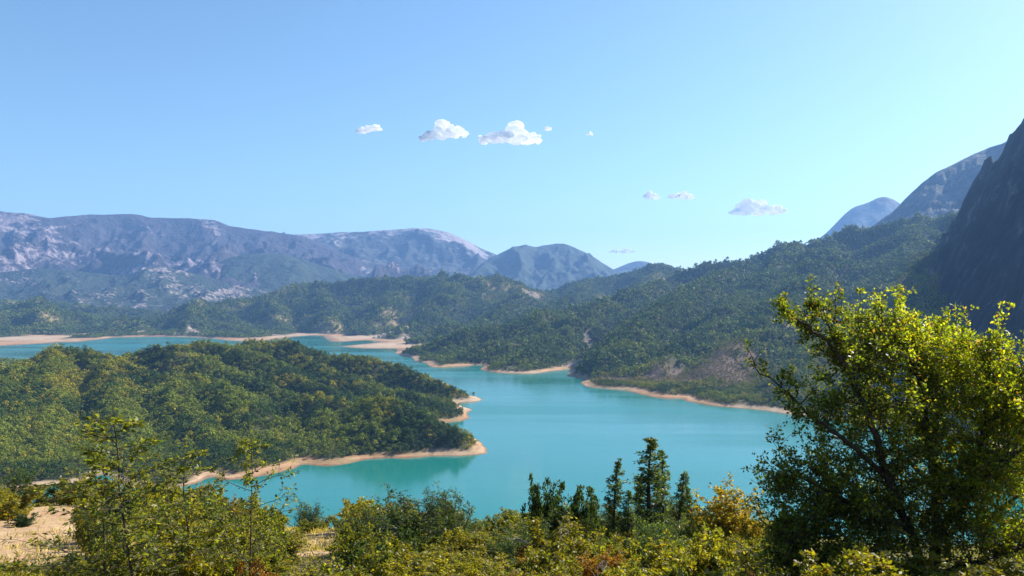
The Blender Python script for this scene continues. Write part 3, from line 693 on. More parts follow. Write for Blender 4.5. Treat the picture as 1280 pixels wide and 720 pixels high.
# dead bare branches
def dead(px, top, D, seed, label):
    rng = np.random.default_rng(seed); x, z = ny_at(px, D); H = at(px, top, D)[2] - z
    L = []
    for i in range(5):
        a = rng.random() * 6.28; ln = sprout(rng, (0, 0, 0), (math.cos(a) * 0.7, math.sin(a) * 0.7, 1), H * (0.7 + 0.4 * rng.random()), 7, 0.16, 0.02); L.append((ln, 0.014, 0.004))
        for q in range(4):
            p, t = along(ln, 0.35 + 0.6 * rng.random()); L.append((sprout(rng, p, side_dir(rng, t, 0.7, 0.05), H * 0.3, 5, 0.2, 0), 0.007, 0.002))
    V, Fc = tubes(L, 5)
    tag(link('dead_shrub', mesh_np('dead_shrub', V, Fc, True, None, [M_DEAD]), None, (x, D, z)), label, 'dead shrub')
dead(748, 698, 13, 3, 'bare bleached dead shrub with forked twigs under the spire trees')
dead(700, 640, 19, 5, 'thin bare dead stem leaning in the yellow thicket')

# the thicket: shrubs nothing tells apart
L_Y = 'yellow green leafy shrub in the dense thicket below the water'
L_O = 'olive green leafy shrub in the undergrowth of the near slope'
L_D = 'dark green leafy shrub in the shade of the near thicket'  # dark leaves in the mix also stand in for shaded gaps between shrubs
tr = random.Random(11)
def top_line(px):
    return float(np.interp(px, [0, 60, 130, 200, 260, 330, 400, 430, 470, 520, 580, 620, 655, 670, 700, 760, 820, 870, 930, 970, 1040, 1280],
                           [606, 606, 604, 608, 614, 634, 690, 634, 640, 650, 655, 662, 668, 640, 645, 650, 645, 642, 655, 660, 690, 700]))
fill = []
for row, (D, dpx, drop) in enumerate([(54, 30, 0), (34, 34, 0), (29, 36, 3), (24, 40, 8), (20, 42, 17), (16.5, 46, 28), (13.5, 52, 42), (11.5, 58, 57)]):
    px = -50 + tr.random() * 20
    while px < 1330:
        t = top_line(px) + drop + tr.uniform(-20, 16)
        gy = 375 + 251 + 1606 / D
        if px < 140 and row >= 5: t = max(t, 684 + 12 * (row - 5) + tr.uniform(0, 14))
        if t < gy + 4 and not (1 <= row <= 4 and px < 115) and not (row <= 5 and (350 < px < 446)) and not (row == 6 and 378 < px < 430) and not (row <= 2 and 320 < px < 430) and not (row == 5 and px < 95) and not (row == 0 and px > 460): fill.append((px, t, D * tr.uniform(0.93, 1.07), dpx))
        px += dpx * tr.uniform(0.55, 0.9)
for px, t, D, dpx in fill:
    u = tr.random()
    sc = (tr.uniform(0.8, 1.15),) * 3
    if px > 940: u = u * 0.7 + 0.3
    if u < 0.44: plant_at(tr.choice(SH_YELLOW), px, t, D, dpx * tr.uniform(1.1, 1.6), L_Y, 'shrub', 'yellow green shrubs of the near thicket', sc)
    elif u < 0.68: plant_at(tr.choice(SH_OLIVE), px, t, D, dpx * tr.uniform(1.2, 1.7), L_O, 'shrub', 'olive shrubs of the near slope', sc)
    elif u < 0.82: plant_at(tr.choice(SH_DARK), px, t, D, dpx * tr.uniform(1.0, 1.5), L_D, 'shrub', 'dark shrubs of the near thicket', sc)
    elif u < 0.92: plant_at(tr.choice(SH_SHOOT), px, t - 8, D, dpx * tr.uniform(0.9, 1.3), 'green broom bush with upright shoots standing in the near thicket', 'shrub', 'broom bushes of the near thicket', (tr.uniform(1.1, 1.6),) * 3)
    else: plant_at(SH_ORANGE, px, t + 4, D, dpx * tr.uniform(0.7, 1.0), 'small rusty orange shrub among the green ones of the near thicket', 'shrub', 'rusty shrubs of the near thicket', (tr.uniform(0.7, 0.95), tr.uniform(0.5, 0.7), 0.8))
for i in range(20):                                      # under the big tree
    px = tr.uniform(940, 1340); D = tr.uniform(8.5, 11.5)
    plant_at(tr.choice(SH_OLIVE + SH_YELLOW), px, tr.uniform(680, 735), D, tr.uniform(90, 130), 'olive shrub in the shade under the large broadleaf tree', 'shrub', 'shrubs under the large tree', (tr.uniform(0.75, 1.1),) * 3)
# small shrubs dotted along the edge of the slope and round the bare earth
for i in range(60):
    px = tr.uniform(-30, 700); D = tr.uniform(40, 56) if px < 440 else tr.uniform(28, 38)
    x, z = ny_at(px, D)
    if max(float(circ(np.array(x), np.array(D), *c)) for c in BARE) > 0.25: continue
    hh = tr.uniform(0.6, 1.5); tp = 375 + (CH - (z + hh)) / D * F
    k = tr.choice(SH_YELLOW + SH_OLIVE)
    plant_at(k, px, tp, D, hh * tr.uniform(0.9, 1.5) / D * F, 'small bush dotted along the far edge of the near slope', 'shrub', 'small bushes along the slope edge', (tr.uniform(0.85, 1.2),) * 3)

# undergrowth and dry grass: uncountable
def undergrowth():
    rng = np.random.default_rng(77)
    n = 170000
    D = 5 + 53 * rng.random(n) ** 0.8; X = (rng.random(n) * 2 - 1) * (0.72 * D + 2)
    b = np.zeros(n)
    for c in BARE: b = np.maximum(b, circ(X, D, *c))
    keep = (b < 0.3 * rng.random(n)) & (fbm(X / 1.3, D / 1.3, 2, 5) > -0.25)
    X, D = X[keep], D[keep]; n = len(X)
    Z = near_h(X, D) + 0.38 * rng.random(n) ** 1.4
    V, Fc = leaf_quads(rng, np.stack([X, D, Z], 1), rng.normal(size=(n, 3)) + np.array((0, 0, 0.5)), 0.065, 0.5)
    C = np.repeat(palette(rng, n, G_OLIVE + [(0.26, 0.19, 0.07)], [3, 4, 3, 1, 2]), 4, axis=0)
    o = link('undergrowth', mesh_np('undergrowth', V, Fc, False, {'leafcol': C}, [M_LEAF])); o['tint'] = (1, 1, 1)
    tag(o, 'low leafy undergrowth covering the near slope between the shrubs', None, None, 'stuff')
    # dry straw grass on the bare patches
    P = []
    for c in BARE:
        q = at(*c[:3]); m = 110
        P.append(np.stack([q[0] + rng.normal(size=m) * c[3] * 0.55, c[2] + rng.normal(size=m) * c[4] * 0.55], 1))
    P = np.concatenate(P); P = P[fbm(P[:, 0] / 0.8, P[:, 1] / 0.8, 2, 8) > 0.0]; P = np.repeat(P, 5, axis=0) + rng.normal(size=(len(P) * 5, 2)) * 0.06
    Z = near_h(P[:, 0], P[:, 1]) - 0.03
    d = rng.normal(size=(len(P), 3)) * 0.5; d[:, 2] = 1
    V, Fc = leaf_quads(rng, np.column_stack([P, Z]), d, 0.26, 0.09, 0.0)
    C = np.repeat(palette(rng, len(P), [(0.30, 0.22, 0.09), (0.40, 0.31, 0.15), (0.18, 0.15, 0.04)], [3, 3, 2]), 4, axis=0)
    o = link('dry_grass', mesh_np('dry_grass', V, Fc, False, {'leafcol': C}, [M_LEAF])); o['tint'] = (1, 1, 1)
    tag(o, 'straw coloured dry grass tufts on the bare earth', None, None, 'stuff')
undergrowth()

# ----------------------------------------------------------------- the big tree at the right
def big_tree():
    rng = np.random.default_rng(2024)
    D0 = 12.0
    bx, bz = ny_at(1165, D0); base = np.array((bx, D0, bz - 0.15))
    loc = lambda px, py, D=D0: at(px, py, D) - base
    fork = loc(1162, 722)
    def curve(pts):
        pts = np.array(pts); t = np.linspace(0, len(pts) - 1, (len(pts) - 1) * 5 + 1)
        c = np.stack([np.interp(t, range(len(pts)), pts[:, k]) for k in range(3)], 1)
        c[1:-1] = (c[:-2] + c[1:-1] * 2 + c[2:]) / 4
        return c + np.concatenate([np.zeros((1, 3)), rng.normal(size=(len(c) - 1, 3)) * 0.018])
    trunk = [(curve([(0, 0, -0.1), (0.02, 0, 0.3), fork]), 0.13, 0.10)]
    f2 = loc(1172, 668)
    limb_px = [
        [(1162, 722), (1172, 668), (1200, 640), (1222, 600), (1228, 548), (1236, 490), (1240, 430)],
        [(1172, 668, 12.0), (1168, 610, 12.2), (1160, 550, 12.3), (1150, 480, 12.4), (1128, 425, 12.3), (1102, 402, 12.2)],
        [(1162, 722), (1135, 660, 11.8), (1110, 600, 11.7), (1090, 530, 11.6), (1062, 470, 11.6), (1035, 425, 11.6), (1000, 402, 11.6), (975, 384, 11.6)],
        [(1110, 600, 11.7), (1070, 560, 11.5), (1030, 530, 11.4), (1002, 508, 11.4), (985, 488, 11.4), (945, 462, 11.4)],
        [(1090, 530, 11.6), (1055, 450, 11.8), (1035, 405, 11.9), (1018, 384, 12.0)],
        [(1135, 660, 11.8), (1080, 640, 11.4), (1030, 610, 11.2), (985, 590, 11.1)],
        [(1162, 722), (1105, 700, 11.4), (1050, 690, 11.2), (1005, 700, 11.1)],
        [(1172, 668), (1230, 650, 12.5), (1280, 610, 12.8), (1330, 580, 13)],
        [(1162, 722), (1230, 700, 11.6), (1290, 680, 11.4), (1350, 640, 11.4)],
        [(1228, 548), (1260, 500, 12.2), (1290, 450, 12.4), (1320, 430, 12.4)],
        [(1160, 550, 12.3), (1185, 480, 12.8), (1190, 445, 13.0), (1175, 425, 13.0)],
        [(1168, 610, 12.2), (1120, 560, 12.9), (1085, 500, 13.2), (1070, 450, 13.3), (1082, 412, 13.3)],
        [(1222, 600), (1270, 570, 11.3), (1300, 520, 11.0)],
        [(1150, 480, 12.4), (1135, 455, 12.6), (1120, 420, 12.6)],
    ]
    limbs = [curve([loc(*p) for p in l]) for l in limb_px]
    rad = [(0.085, 0.012), (0.07, 0.010), (0.075, 0.007), (0.04, 0.007), (0.03, 0.006), (0.05, 0.01), (0.05, 0.01), (0.05, 0.012), (0.05, 0.012), (0.035, 0.008), (0.035, 0.008), (0.04, 0.008), (0.035, 0.008), (0.03, 0.008)]
    branches, twigs, fine_t = [], [], []
    for li, ln in enumerate(limbs):
        sparse = li in (3,)
        n = int(len(ln) * (1.05 if not sparse else 0.6)) 
        t_lo = 0.30 if li < 2 else 0.22
        for i in range(n):
            t = t_lo + (0.99 - t_lo) * (i + rng.random()) / n
            p, tn = along(ln, t)
            L = (0.42 + 0.55 * rng.random()) * (1.15 - 0.55 * t) * (0.62 if sparse else 1)
            if li in (2, 4) and t > 0.62: L *= 0.42
            b = sprout(rng, p, side_dir(rng, tn, 0.85, 0.22), L, 7, 0.16, 0.05); branches.append(b)
            for q in range(3 if li in (2, 3, 4) and t > 0.6 else 6):
                p2, t2 = along(b, 0.18 + 0.8 * rng.random())
                w = sprout(rng, p2, side_dir(rng, t2, 0.75, 0.12), L * (0.26 + 0.3 * rng.random()), 5, 0.2, 0.04); twigs.append(w)
                for r in range(2):
                    p3, t3 = along(w, 0.25 + 0.7 * rng.random()); fine_t.append(sprout(rng, p3, side_dir(rng, t3, 0.8, 0.1), 0.09 + 0.1 * rng.random(), 4, 0.2, 0.03))
    # fill the crown: shoots from the nearest limb out to points all through its volume
    LP = np.concatenate([l[4:] for l in limbs])
    lobes = [(1120, 520, 12.0, 118, 128, 0.9, 80), (1225, 530, 12.2, 92, 104, 0.9, 90), (1035, 620, 11.4, 70, 60, 0.6, 44), (1040, 685, 11.3, 105, 48, 0.7, 70), (990, 640, 11.1, 42, 44, 0.5, 22), (1240, 640, 11.9, 100, 74, 0.9, 90),
             (1090, 440, 12.1, 46, 30, 0.5, 26), (1190, 470, 12.6, 60, 36, 0.5, 30), (1150, 630, 11.6, 90, 70, 0.5, 40), (1110, 600, 12.6, 100, 90, 0.5, 40), (1290, 520, 12.2, 50, 60, 0.7, 40)]
    for cx, cy, cd, rx, ry, rd, cnt in lobes:
        for i in range(cnt):
            v = rng.normal(size=3); v *= rng.random() ** 0.28 / np.linalg.norm(v)
            tgt = loc(cx + v[0] * rx, cy + v[1] * ry, cd + v[2] * rd)
            d2 = ((LP - tgt) ** 2).sum(1) + 0.6 * np.maximum(0, LP[:, 2] - tgt[2] + 0.15) ** 2
            a = LP[int(np.argmin(d2))]; dv = tgt - a; Ld = np.linalg.norm(dv)
            b = curve([a, a + dv * 0.5 + np.array((0, 0, 0.10 * Ld)) + rng.normal(size=3) * 0.06 * Ld, tgt]); branches.append(b)
            for q in range(8):
                p2, t2 = along(b, 0.45 + 0.55 * rng.random())
                w = sprout(rng, p2, side_dir(rng, t2, 0.8, 0.12), 0.16 + 0.22 * rng.random(), 5, 0.2, 0.03); twigs.append(w)
                p3, t3 = along(w, 0.25 + 0.7 * rng.random()); fine_t.append(sprout(rng, p3, side_dir(rng, t3, 0.8, 0.1), 0.09 + 0.1 * rng.random(), 4, 0.2, 0.03))
    # upright top shoots
    for px, py, t0 in [(1237, 400, 448), (1250, 415, 455), (1075, 362, 410), (1100, 358, 400), (1262, 438, 480), (1150, 395, 430), (1012, 352, 384), (1272, 447, 490)]:
        a = loc(px + rng.normal() * 2, t0 + 30, 12.2); b = loc(px, py, 12.2); s = curve([a, (a + b) / 2 + rng.normal(size=3) * 0.02, b]); branches.append(s)
        for q in range(7):
            p, t = along(s, 0.1 + 0.9 * rng.random()); twigs.append(sprout(rng, p, side_dir(rng, t, 0.7, 0.1), 0.10 + 0.08 * rng.random(), 4, 0.2, 0.03))
    e = link('broadleaf_tree', None, None, tuple(base))
    tag(e, 'large broadleaf tree with yellow green leaves and a dark forked trunk at the right', 'tree')
    V, Fc = tubes(trunk + [(limbs[0][:8], 0.095, 0.07)], 8)
    link('trunk', mesh_np('trunk', V, Fc, True, None, [M_BARK]), e)
    for ln, (r0, r1) in zip(limbs, rad):
        V, Fc = tubes([(ln, r0, r1)], 7); link('limb', mesh_np('limb', V, Fc, True, None, [M_BARK]), e)
    V, Fc = tubes([(b, 0.011, 0.003) for b in branches] + [(b, 0.004, 0.002) for b in twigs], 4)
    o = link('twigs', mesh_np('twigs', V, Fc, True, None, [M_BARK]), e); o['kind'] = 'stuff'
    V, Fc, C = leaves_on(rng, twigs + fine_t + [b[2:] for b in branches], 8.0, 0.030, 0.051, 0.56, G_TREE, [3, 4, 3, 2, 0.5], 0.05, 0.3)
    # sunlight painted in: leaves of the upper right side made brighter and yellower
    Pw = V + base; sx = np.repeat(Pw.reshape(-1, 4, 3)[:, 0, 0], 4); sz = np.repeat(Pw.reshape(-1, 4, 3)[:, 0, 2], 4)
    sunlit = sst(-0.2, 1.6, (sx - at(1105, 500, D0)[0]) + 0.55 * (sz - at(1105, 540, D0)[2]) + 0.5 * fbm(sx * 1.6, sz * 1.6, 2, 3))[:, None]
    C = C * (1 - sunlit) + (C * np.array((1.75, 1.65, 0.95)) + np.array((0.010, 0.010, 0.0))) * sunlit
    o = link('crown', mesh_np('crown', V, Fc, False, {'leafcol': C}, [M_TREE]), e); o['kind'] = 'stuff'; o['tint'] = (1, 1, 1)
    return len(Fc)
big_tree()

# ----------------------------------------------------------------- forest
def gen_crown(seed, nl, cards, size, tall=1.0):
    rng = np.random.default_rng(seed)
    c = rng.normal(size=(nl, 3)) * np.array((0.24, 0.24, 0.2 * tall)); c[:, 2] += 0.62 * tall
    r = 0.20 + 0.14 * rng.random(nl)
    k = rng.integers(0, nl, cards); d = rng.normal(size=(cards, 3)); d[:, 2] = np.abs(d[:, 2]) * 1.1 - 0.35; d /= np.linalg.norm(d, axis=1, keepdims=True)
    P = c[k] + d * (r[k] * (0.75 + 0.35 * rng.random(cards)))[:, None]
    N = d + rng.normal(size=(cards, 3)) * 0.22; N /= np.linalg.norm(N, axis=1, keepdims=True)
    T = np.cross(N, rng.normal(size=(cards, 3))); T /= np.linalg.norm(T, axis=1, keepdims=True); B = np.cross(N, T)
    s = (size * (0.6 + 0.8 * rng.random(cards)))[:, None]
    V = np.stack([P - T * s, P + B * s * 0.8, P + T * s, P - B * s * 0.8], 1).reshape(-1, 3)
    C = np.repeat(np.array((0.130, 0.158, 0.026)) * (1 + 0.35 * rng.normal(size=(cards, 1))).clip(0.35), 4, axis=0)
    return V, np.arange(cards * 4).reshape(-1, 4), C
def crown_mesh(name, seed, nl, cards, size, tall=1.0):
    rng = np.random.default_rng(seed)
    V, Fc, C = gen_crown(seed, nl, cards, size, tall)
    TV, TF = tubes([(np.array([(0, 0, -0.1), (0.01, 0, 0.25), (0.02, 0.01, 0.6)]), 0.035, 0.02)], 5)
    me = mesh_np(name, np.concatenate([V, TV]), np.concatenate([Fc, TF + len(V)]), False, {'leafcol': np.concatenate([C, np.tile((0.05, 0.04, 0.03), (len(TV), 1))])}, [M_FOREST])
    return me
CROWN_NEAR = [crown_mesh('forest_crown', 300 + i, 9, 240, 0.075, 0.9 + 0.12 * i) for i in range(5)]
CROWN_FAR = [crown_mesh('far_crown', 320 + i, 6, 64, 0.15, 0.85 + 0.1 * i) for i in range(4)]

def forest_object(name, P, scl, rot, tint, vid, meshes, label):
    me = bpy.data.meshes.new(name); n = len(P)
    me.vertices.add(n); me.vertices.foreach_set('co', np.ascontiguousarray(P, np.float32).ravel())
    def fa(nm, typ, v, key):
        a = me.attributes.new(nm, typ, 'POINT'); a.data.foreach_set(key, np.ascontiguousarray(v).ravel())
    fa('scl', 'FLOAT_VECTOR', scl.astype(np.float32), 'vector'); fa('rot', 'FLOAT', rot.astype(np.float32), 'value')
    c = np.ones((n, 4), np.float32); c[:, :3] = tint; fa('tint', 'FLOAT_COLOR', c, 'color')
    fa('vid', 'INT', vid.astype(np.int32), 'value')
    o = link(name, me); tag(o, label, None, None, 'stuff')
    ng = bpy.data.node_groups.new(name, 'GeometryNodeTree')
    ng.interface.new_socket('Geometry', in_out='INPUT', socket_type='NodeSocketGeometry'); ng.interface.new_socket('Geometry', in_out='OUTPUT', socket_type='NodeSocketGeometry')
    N, Lk = ng.nodes, ng.links
    gi = N.new('NodeGroupInput'); go = N.new('NodeGroupOutput')
    jn = N.new('GeometryNodeJoinGeometry')
    for m in meshes:
        src = bpy.data.objects.new(name + '_tree', m)
        oi = N.new('GeometryNodeObjectInfo'); oi.inputs['Object'].default_value = src; oi.inputs['As Instance'].default_value = False
        g2 = N.new('GeometryNodeGeometryToInstance'); Lk.new(oi.outputs['Geometry'], g2.inputs[0]); Lk.new(g2.outputs[0], jn.inputs[0])
    ip = N.new('GeometryNodeInstanceOnPoints')
    def named(nm, typ):
        q = N.new('GeometryNodeInputNamedAttribute'); q.data_type = typ; q.inputs['Name'].default_value = nm
        return [s for s in q.outputs if s.enabled and s.name == 'Attribute'][0]
    Lk.new(gi.outputs[0], ip.inputs['Points']); Lk.new(jn.outputs[0], ip.inputs['Instance'])
    ip.inputs['Pick Instance'].default_value = True
    Lk.new(named('vid', 'INT'), ip.inputs['Instance Index'])
    ar = N.new('FunctionNodeAxisAngleToRotation'); ar.inputs['Axis'].default_value = (0, 0, 1); Lk.new(named('rot', 'FLOAT'), ar.inputs['Angle'])
    Lk.new(ar.outputs[0], ip.inputs['Rotation']); Lk.new(named('scl', 'FLOAT_VECTOR'), ip.inputs['Scale'])
    Lk.new(ip.outputs[0], go.inputs[0])
    md = o.modifiers.new('trees', 'NODES'); md.node_group = ng
    return o

def visible(P, margin=8.0):
    ok = np.ones(len(P), bool)
    for s in np.linspace(0.12, 0.985, 46):
        q = np.array((0, 0, CH)) + (P - np.array((0, 0, CH))) * s
        m = q[:, 1] > ys[0]
        g = np.where(m, ground_at(q[:, 0], q[:, 1]), -50)
        ok &= q[:, 2] > g - margin
    return ok

def seed_trees(y0, y1, sp, rng):
    ya = np.arange(y0, y1, sp); out = []
    for y in ya:
        half = 0.70 * y + 60
        x = np.arange(-half, half, sp) ; x = x + rng.uniform(-0.48, 0.48, len(x)) * sp
        out.append(np.stack([x, y + rng.uniform(-0.48, 0.48, len(x)) * sp], 1))
    P = np.concatenate(out)
    P = P[(P[:, 0] > xs[0] + 5) & (P[:, 0] < xs[-1] - 5)]
    h, sd, cliff, bl = terrain_h(P[:, 0], P[:, 1]); z = terrain_zones(P[:, 0], P[:, 1], h, sd, cliff, bl)
    z['sd'] = sd; z['h'] = h
    keep = (h > 1.9) & (sd > 5) & ((h > 3.7) | (P[:, 1] < 1800)) & (z['bank'] < 0.5) & (z['rock'] < 0.22 + 0.2 * rng.random(len(h))) & (z['cliff'] < 0.35)
    keep &= rng.random(len(h)) > z['dry'] * 0.75
    gap = fbm(P[:, 0] / 55, P[:, 1] / 55, 3, 301) - 0.12 * sst(1000, 1500, P[:, 1])
    keep &= (gap < 0.44) | (rng.random(len(h)) < 0.25)
    keep &= ~((P[:, 1] < 560) & (P[:, 0] > -300))
    P3 = np.column_stack([P, ground_at(P[:, 0], P[:, 1])])
    keep &= np.abs(P3[:, 0]) < 0.70 * P3[:, 1] + 40
    idx = np.where(keep)[0]; idx = idx[visible(P3[idx] + np.array((0, 0, 4.0)))]
    return P3[idx], {k: v[idx] for k, v in z.items()}

rng = np.random.default_rng(5)
def tints(P, z):
    n = len(P); x, y = P[:, 0], P[:, 1]
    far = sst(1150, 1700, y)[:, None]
    a = fbm(x / 70, y / 70, 3, 200); b = rng.normal(size=n)
    t = np.ones((n, 3)) * np.array((0.36, 0.54, 0.54))
    ol = sst(-0.22, 0.30, a + 0.10 * b)[:, None]
    t = t * (1 - ol) + np.array((1.25, 1.22, 0.66)) * ol
    # the slope at the left of the headland has begun to turn
    lf = (sst(-300, -520, x) * (1 - far[:, 0]) * 0.8 + 0.35 * sst(0.2, 0.5, fbm(x / 45, y / 45, 2, 210)) * (1 - far[:, 0]))
    aut = (rng.random(n) < 0.02 + 0.30 * np.clip(lf, 0, 1) + 0.75 * sst(0.22, 0.42, fbm(x / 38, y / 38, 3, 222)) * (1 - far[:, 0]))[:, None] * (0.3 + 0.6 * rng.random((n, 1)))
    t = t * (1 - aut) + np.array((2.5, 1.75, 0.7)) * aut
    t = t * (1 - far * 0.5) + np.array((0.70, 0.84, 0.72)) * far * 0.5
    sc = z['scrub'][:, None]; t = t * (1 - sc) + np.array((1.5, 1.05, 1.6)) * sc
    dr = z['dry'][:, None]; t = t * (1 - 0.6 * dr) + np.array((1.9, 1.6, 1.2)) * 0.6 * dr
    return t * (0.85 + 0.3 * rng.random((n, 1)))

def make_forest(name, y0, y1, sp, size, meshes, label, individuals=0):
    P, z = seed_trees(y0, y1, sp, rng); n = len(P)
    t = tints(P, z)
    s = size * np.clip(np.exp(rng.normal(size=n) * 0.30), 0.45, 1.75) * 0.92 * (1 - 0.55 * z['scrub']) * (1 - 0.35 * (1 - sst(3.5, 12, z['h'])))
    sc = np.stack([s, s, s * (0.72 + 0.40 * rng.random(n))], 1)
    ro = rng.random(n) * 6.283; vid = rng.integers(0, len(meshes), n)
    rest = np.ones(n, bool)
    if individuals:
        front = np.where((z['sd'] < 26) & (P[:, 0] > -420) & (P[:, 0] < 20) & (P[:, 1] < 760))[0]
        front = front[np.argsort(P[front, 1])][:individuals]
        for i in front:
            o = link('shore_tree', meshes[vid[i]], None, tuple(P[i])); o.rotation_euler = (0, 0, ro[i]); o.scale = tuple(sc[i]); o['tint'] = tuple(float(q) for q in t[i])
            tag(o, 'round leafy tree in the front row of the headland wood above the bare near shore', 'tree', 'trees along the near shore of the headland')
        rest[front] = False
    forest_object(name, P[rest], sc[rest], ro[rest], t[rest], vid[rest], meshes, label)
    print('FOREST', name, n)
make_forest('headland_forest', 540, 1260, 3.4, 4.5, CROWN_NEAR, 'dense mixed forest covering the headland, dark green with yellowing patches', 260)
make_forest('slope_forest', 1260, 2100, 5.4, 6.6, CROWN_FAR, 'dense dark green forest on the slopes right of the lake')
make_forest('ridge_forest', 2100, 4500, 9.0, 10.0, CROWN_FAR, 'far green forest covering the ridges behind the lake')
# right slope nearer than 1240 is covered by the first forest; a lone tree stands on the sand spit
p = wat(592, 497); lone = link('spit_tree', CROWN_NEAR[1], None, (p[0], p[1], max(0.5, float(ground_at(np.array([p[0]]), np.array([p[1]]))[0]))))
lone.scale = (4.5, 4.5, 6.0); lone['tint'] = (0.7, 0.9, 0.7)
tag(lone, 'lone small tree on the sandy spit at the tip of the headland', 'tree')

# ----------------------------------------------------------------- village above the far shore
M_WALL = m_flat('house_plaster', (0.62, 0.58, 0.52), 0.9, 0.15, 0.3); M_ROOF = m_flat('roof_tile', (0.40, 0.26, 0.20), 0.9, 0.25, 0.5)
def house(px, py, D, w, d, h, rz):
    b = at(px, py, D); z = float(ground_at(b[:1], b[1:2])[0])
    e = link('house', None, None, (b[0], D, z)); e.rotation_euler = (0, 0, rz)
    tag(e, 'tiny pale house with a tiled roof above the far sandy shore', 'house', 'pale houses of the far shore village')
    w2, d2 = w / 2, d / 2
    V = [(-w2, -d2, -2), (w2, -d2, -2), (w2, d2, -2), (-w2, d2, -2), (-w2, -d2, h), (w2, -d2, h), (w2, d2, h), (-w2, d2, h)]
    link('wall', mesh_np('wall', V, [(0, 1, 5, 4), (1, 2, 6, 5), (2, 3, 7, 6), (3, 0, 4, 7)], False, None, [M_WALL]), e)
    o = 0.5; r = h + d * 0.28
    V = [(-w2 - o, -d2 - o, h - 0.1), (w2 + o, -d2 - o, h - 0.1), (w2 + o, 0, r), (-w2 - o, 0, r), (-w2 - o, d2 + o, h - 0.1), (w2 + o, d2 + o, h - 0.1)]
    link('roof', mesh_np('roof', V, [(0, 1, 2, 3), (3, 2, 5, 4)], False, None, [M_ROOF]), e)
for q in [(474, 414, 2690), (480, 412, 2730), (486, 411, 2770), (490, 413, 2700), (497, 406, 2820), (503, 409, 2760), (468, 417, 2680), (508, 412, 2720), (411, 415, 3010), (420, 415, 3000)]:
    house(*q, tr.uniform(9, 13), tr.uniform(8, 10), tr.uniform(5, 7.5), tr.uniform(-0.5, 0.5))

# ----------------------------------------------------------------- clouds
def m_cloud():
    t = NT('cloud_white')
    lw = t.new('ShaderNodeLayerWeight'); lw.inputs[0].default_value = 0.5
    n = t.noise(0.012, 6, 0.65)
    f = t.math('ADD', t.math('MULTIPLY', t.math('SUBTRACT', 1.0, lw.outputs['Facing']), 1.7), t.math('MULTIPLY', t.math('SUBTRACT', n, 0.5), 1.1))
    a = t.ramp(f, [(0.12, 0.0), (0.5, 1.0)])
    d = t.new('ShaderNodeBsdfDiffuse'); t.put(d.inputs[0], (1.0, 1.0, 1.0))
    tl = t.new('ShaderNodeBsdfTranslucent'); t.put(tl.inputs[0], (1.0, 1.0, 1.0))
    m1 = t.new('ShaderNodeMixShader'); m1.inputs[0].default_value = 0.62; t.l.new(d.outputs[0], m1.inputs[1]); t.l.new(tl.outputs[0], m1.inputs[2])
    tp = t.new('ShaderNodeBsdfTransparent')
    m2 = t.new('ShaderNodeMixShader'); t.put(m2.inputs[0], a); t.l.new(tp.outputs[0], m2.inputs[1]); t.l.new(m1.outputs[0], m2.inputs[2])
    return t.done(m2.outputs[0])
M_CLOUD = m_cloud()
import bmesh
def ico(sub):
    bm = bmesh.new(); bmesh.ops.create_icosphere(bm, subdivisions=sub, radius=1.0)
    V = np.array([v.co[:] for v in bm.verts]); Fc = np.array([[v.index for v in f.verts] for f in bm.faces]); bm.free(); return V, Fc
IV, IF = ico(2)
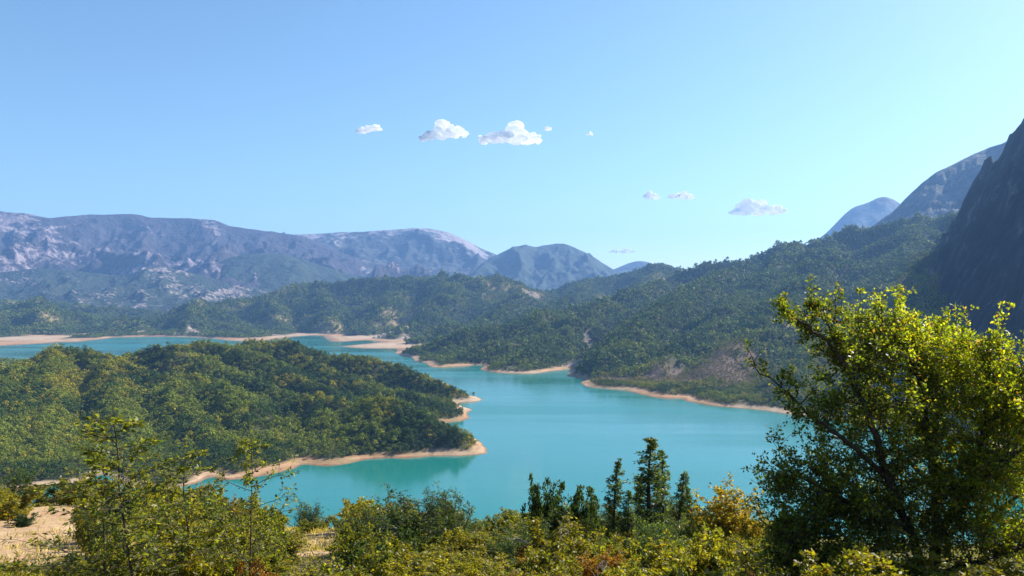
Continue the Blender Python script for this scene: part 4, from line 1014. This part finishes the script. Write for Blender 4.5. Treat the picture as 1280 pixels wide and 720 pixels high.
def cloud(px, py, wpx, hpx, label, puffs, seed, tilt=0.0):
    D = (1700 - CH) * F / (HY - py) if py < 300 else 26000
    D = min(D, 26000); rngc = np.random.default_rng(seed)
    c = at(px, py, D); u = D / F
    Vs, Fs, o = [], [], 0
    hum = rngc.random(3) * 6.28
    for i in range(puffs * 6):
        fx = rngc.uniform(-0.5, 0.5)
        env = (1 - (2 * abs(fx)) ** 2.2) * (0.62 + 0.38 * math.sin(fx * 13 + hum[0]) * math.sin(fx * 5 + hum[1]))
        r = hpx * u * (0.08 + 0.17 * rngc.random() * env + 0.07 * env)
        z = (rngc.random() ** 1.2) * hpx * u * 0.66 * env - hpx * u * 0.26 + tilt * fx * wpx * u
        p = np.array((fx * (wpx - 0.3 * hpx) * u, rngc.normal() * hpx * u * 0.35, z))
        n = 1 + 0.30 * fbm(IV[:, 0] * 2.4 + i * 7 + IV[:, 2], IV[:, 1] * 2.4 + IV[:, 2] * 1.7, 3, seed + i)
        Vs.append(IV * n[:, None] * r * np.array((1.35, 1.0, 0.85)) + p); Fs.append(IF + o); o += len(IV)
    me = mesh_np('cloud', np.concatenate(Vs), np.concatenate(Fs), True, None, [M_CLOUD])
    ob = link('cloud', me, None, tuple(c))
    md = ob.modifiers.new('hull', 'REMESH'); md.mode = 'VOXEL'; md.voxel_size = hpx * u * 0.045; md.use_smooth_shade = True
    bpy.context.view_layer.update()
    hull = bpy.data.meshes.new_from_object(ob.evaluated_get(bpy.context.evaluated_depsgraph_get()))
    ob.modifiers.clear(); ob.data = hull
    if not hull.materials: hull.materials.append(M_CLOUD)
    tag(ob, label, 'cloud', None, 'thing')
cloud(461, 160, 36, 14, 'small flat white cloud, first from the left', 14, 1, 0.1)
cloud(555, 164, 66, 23, 'white cloud with a dipped middle, second from the left', 22, 2, 0.12)
cloud(638, 168, 84, 27, 'biggest and longest white cloud high in the middle of the sky', 30, 3, 0.0)
cloud(685, 160, 10, 7, 'tiny puff of cloud just right of the biggest cloud', 9, 4)
cloud(737, 167, 10, 6, 'tiny lone puff of cloud, right of the biggest cloud and its puff', 5, 5)
cloud(814, 244, 24, 12, 'small white cloud, left one of the low pair', 10, 6, -0.1)
cloud(851, 244, 36, 13, 'small white cloud, right one of the low pair', 14, 7, -0.05)
cloud(947, 258, 72, 27, 'peaked white cloud standing above the right wooded slope', 26, 8, 0.0)
cloud(778, 313, 36, 9, 'faint low cloud over the gap right of the twin humped mountain', 9, 9)

# ----------------------------------------------------------------- haze
def haze():
    x0, x1, y0, y1, z0, z1 = -11000, 11000, -1600, 11000, -17.0, 1090.0
    V = [(x0, y0, z0), (x1, y0, z0), (x1, y1, z0), (x0, y1, z0), (x0, y0, z1), (x1, y0, z1), (x1, y1, z1), (x0, y1, z1)]
    Fc = [(0, 3, 2, 1), (4, 5, 6, 7), (0, 1, 5, 4), (1, 2, 6, 5), (2, 3, 7, 6), (3, 0, 4, 7)]
    t = NT('haze_air')
    v = t.new('ShaderNodeVolumePrincipled'); v.inputs['Color'].default_value = (0.25, 0.50, 1.0, 1); v.inputs['Density'].default_value = 0.000071; v.inputs['Anisotropy'].default_value = 0.15
    t.l.new(v.outputs[0], t.out.inputs['Volume'])
    tag(link('haze', mesh_np('haze', V, Fc, False, None, [t.m])), 'thin blue haze filling the valley air', None, None, 'stuff')
haze()
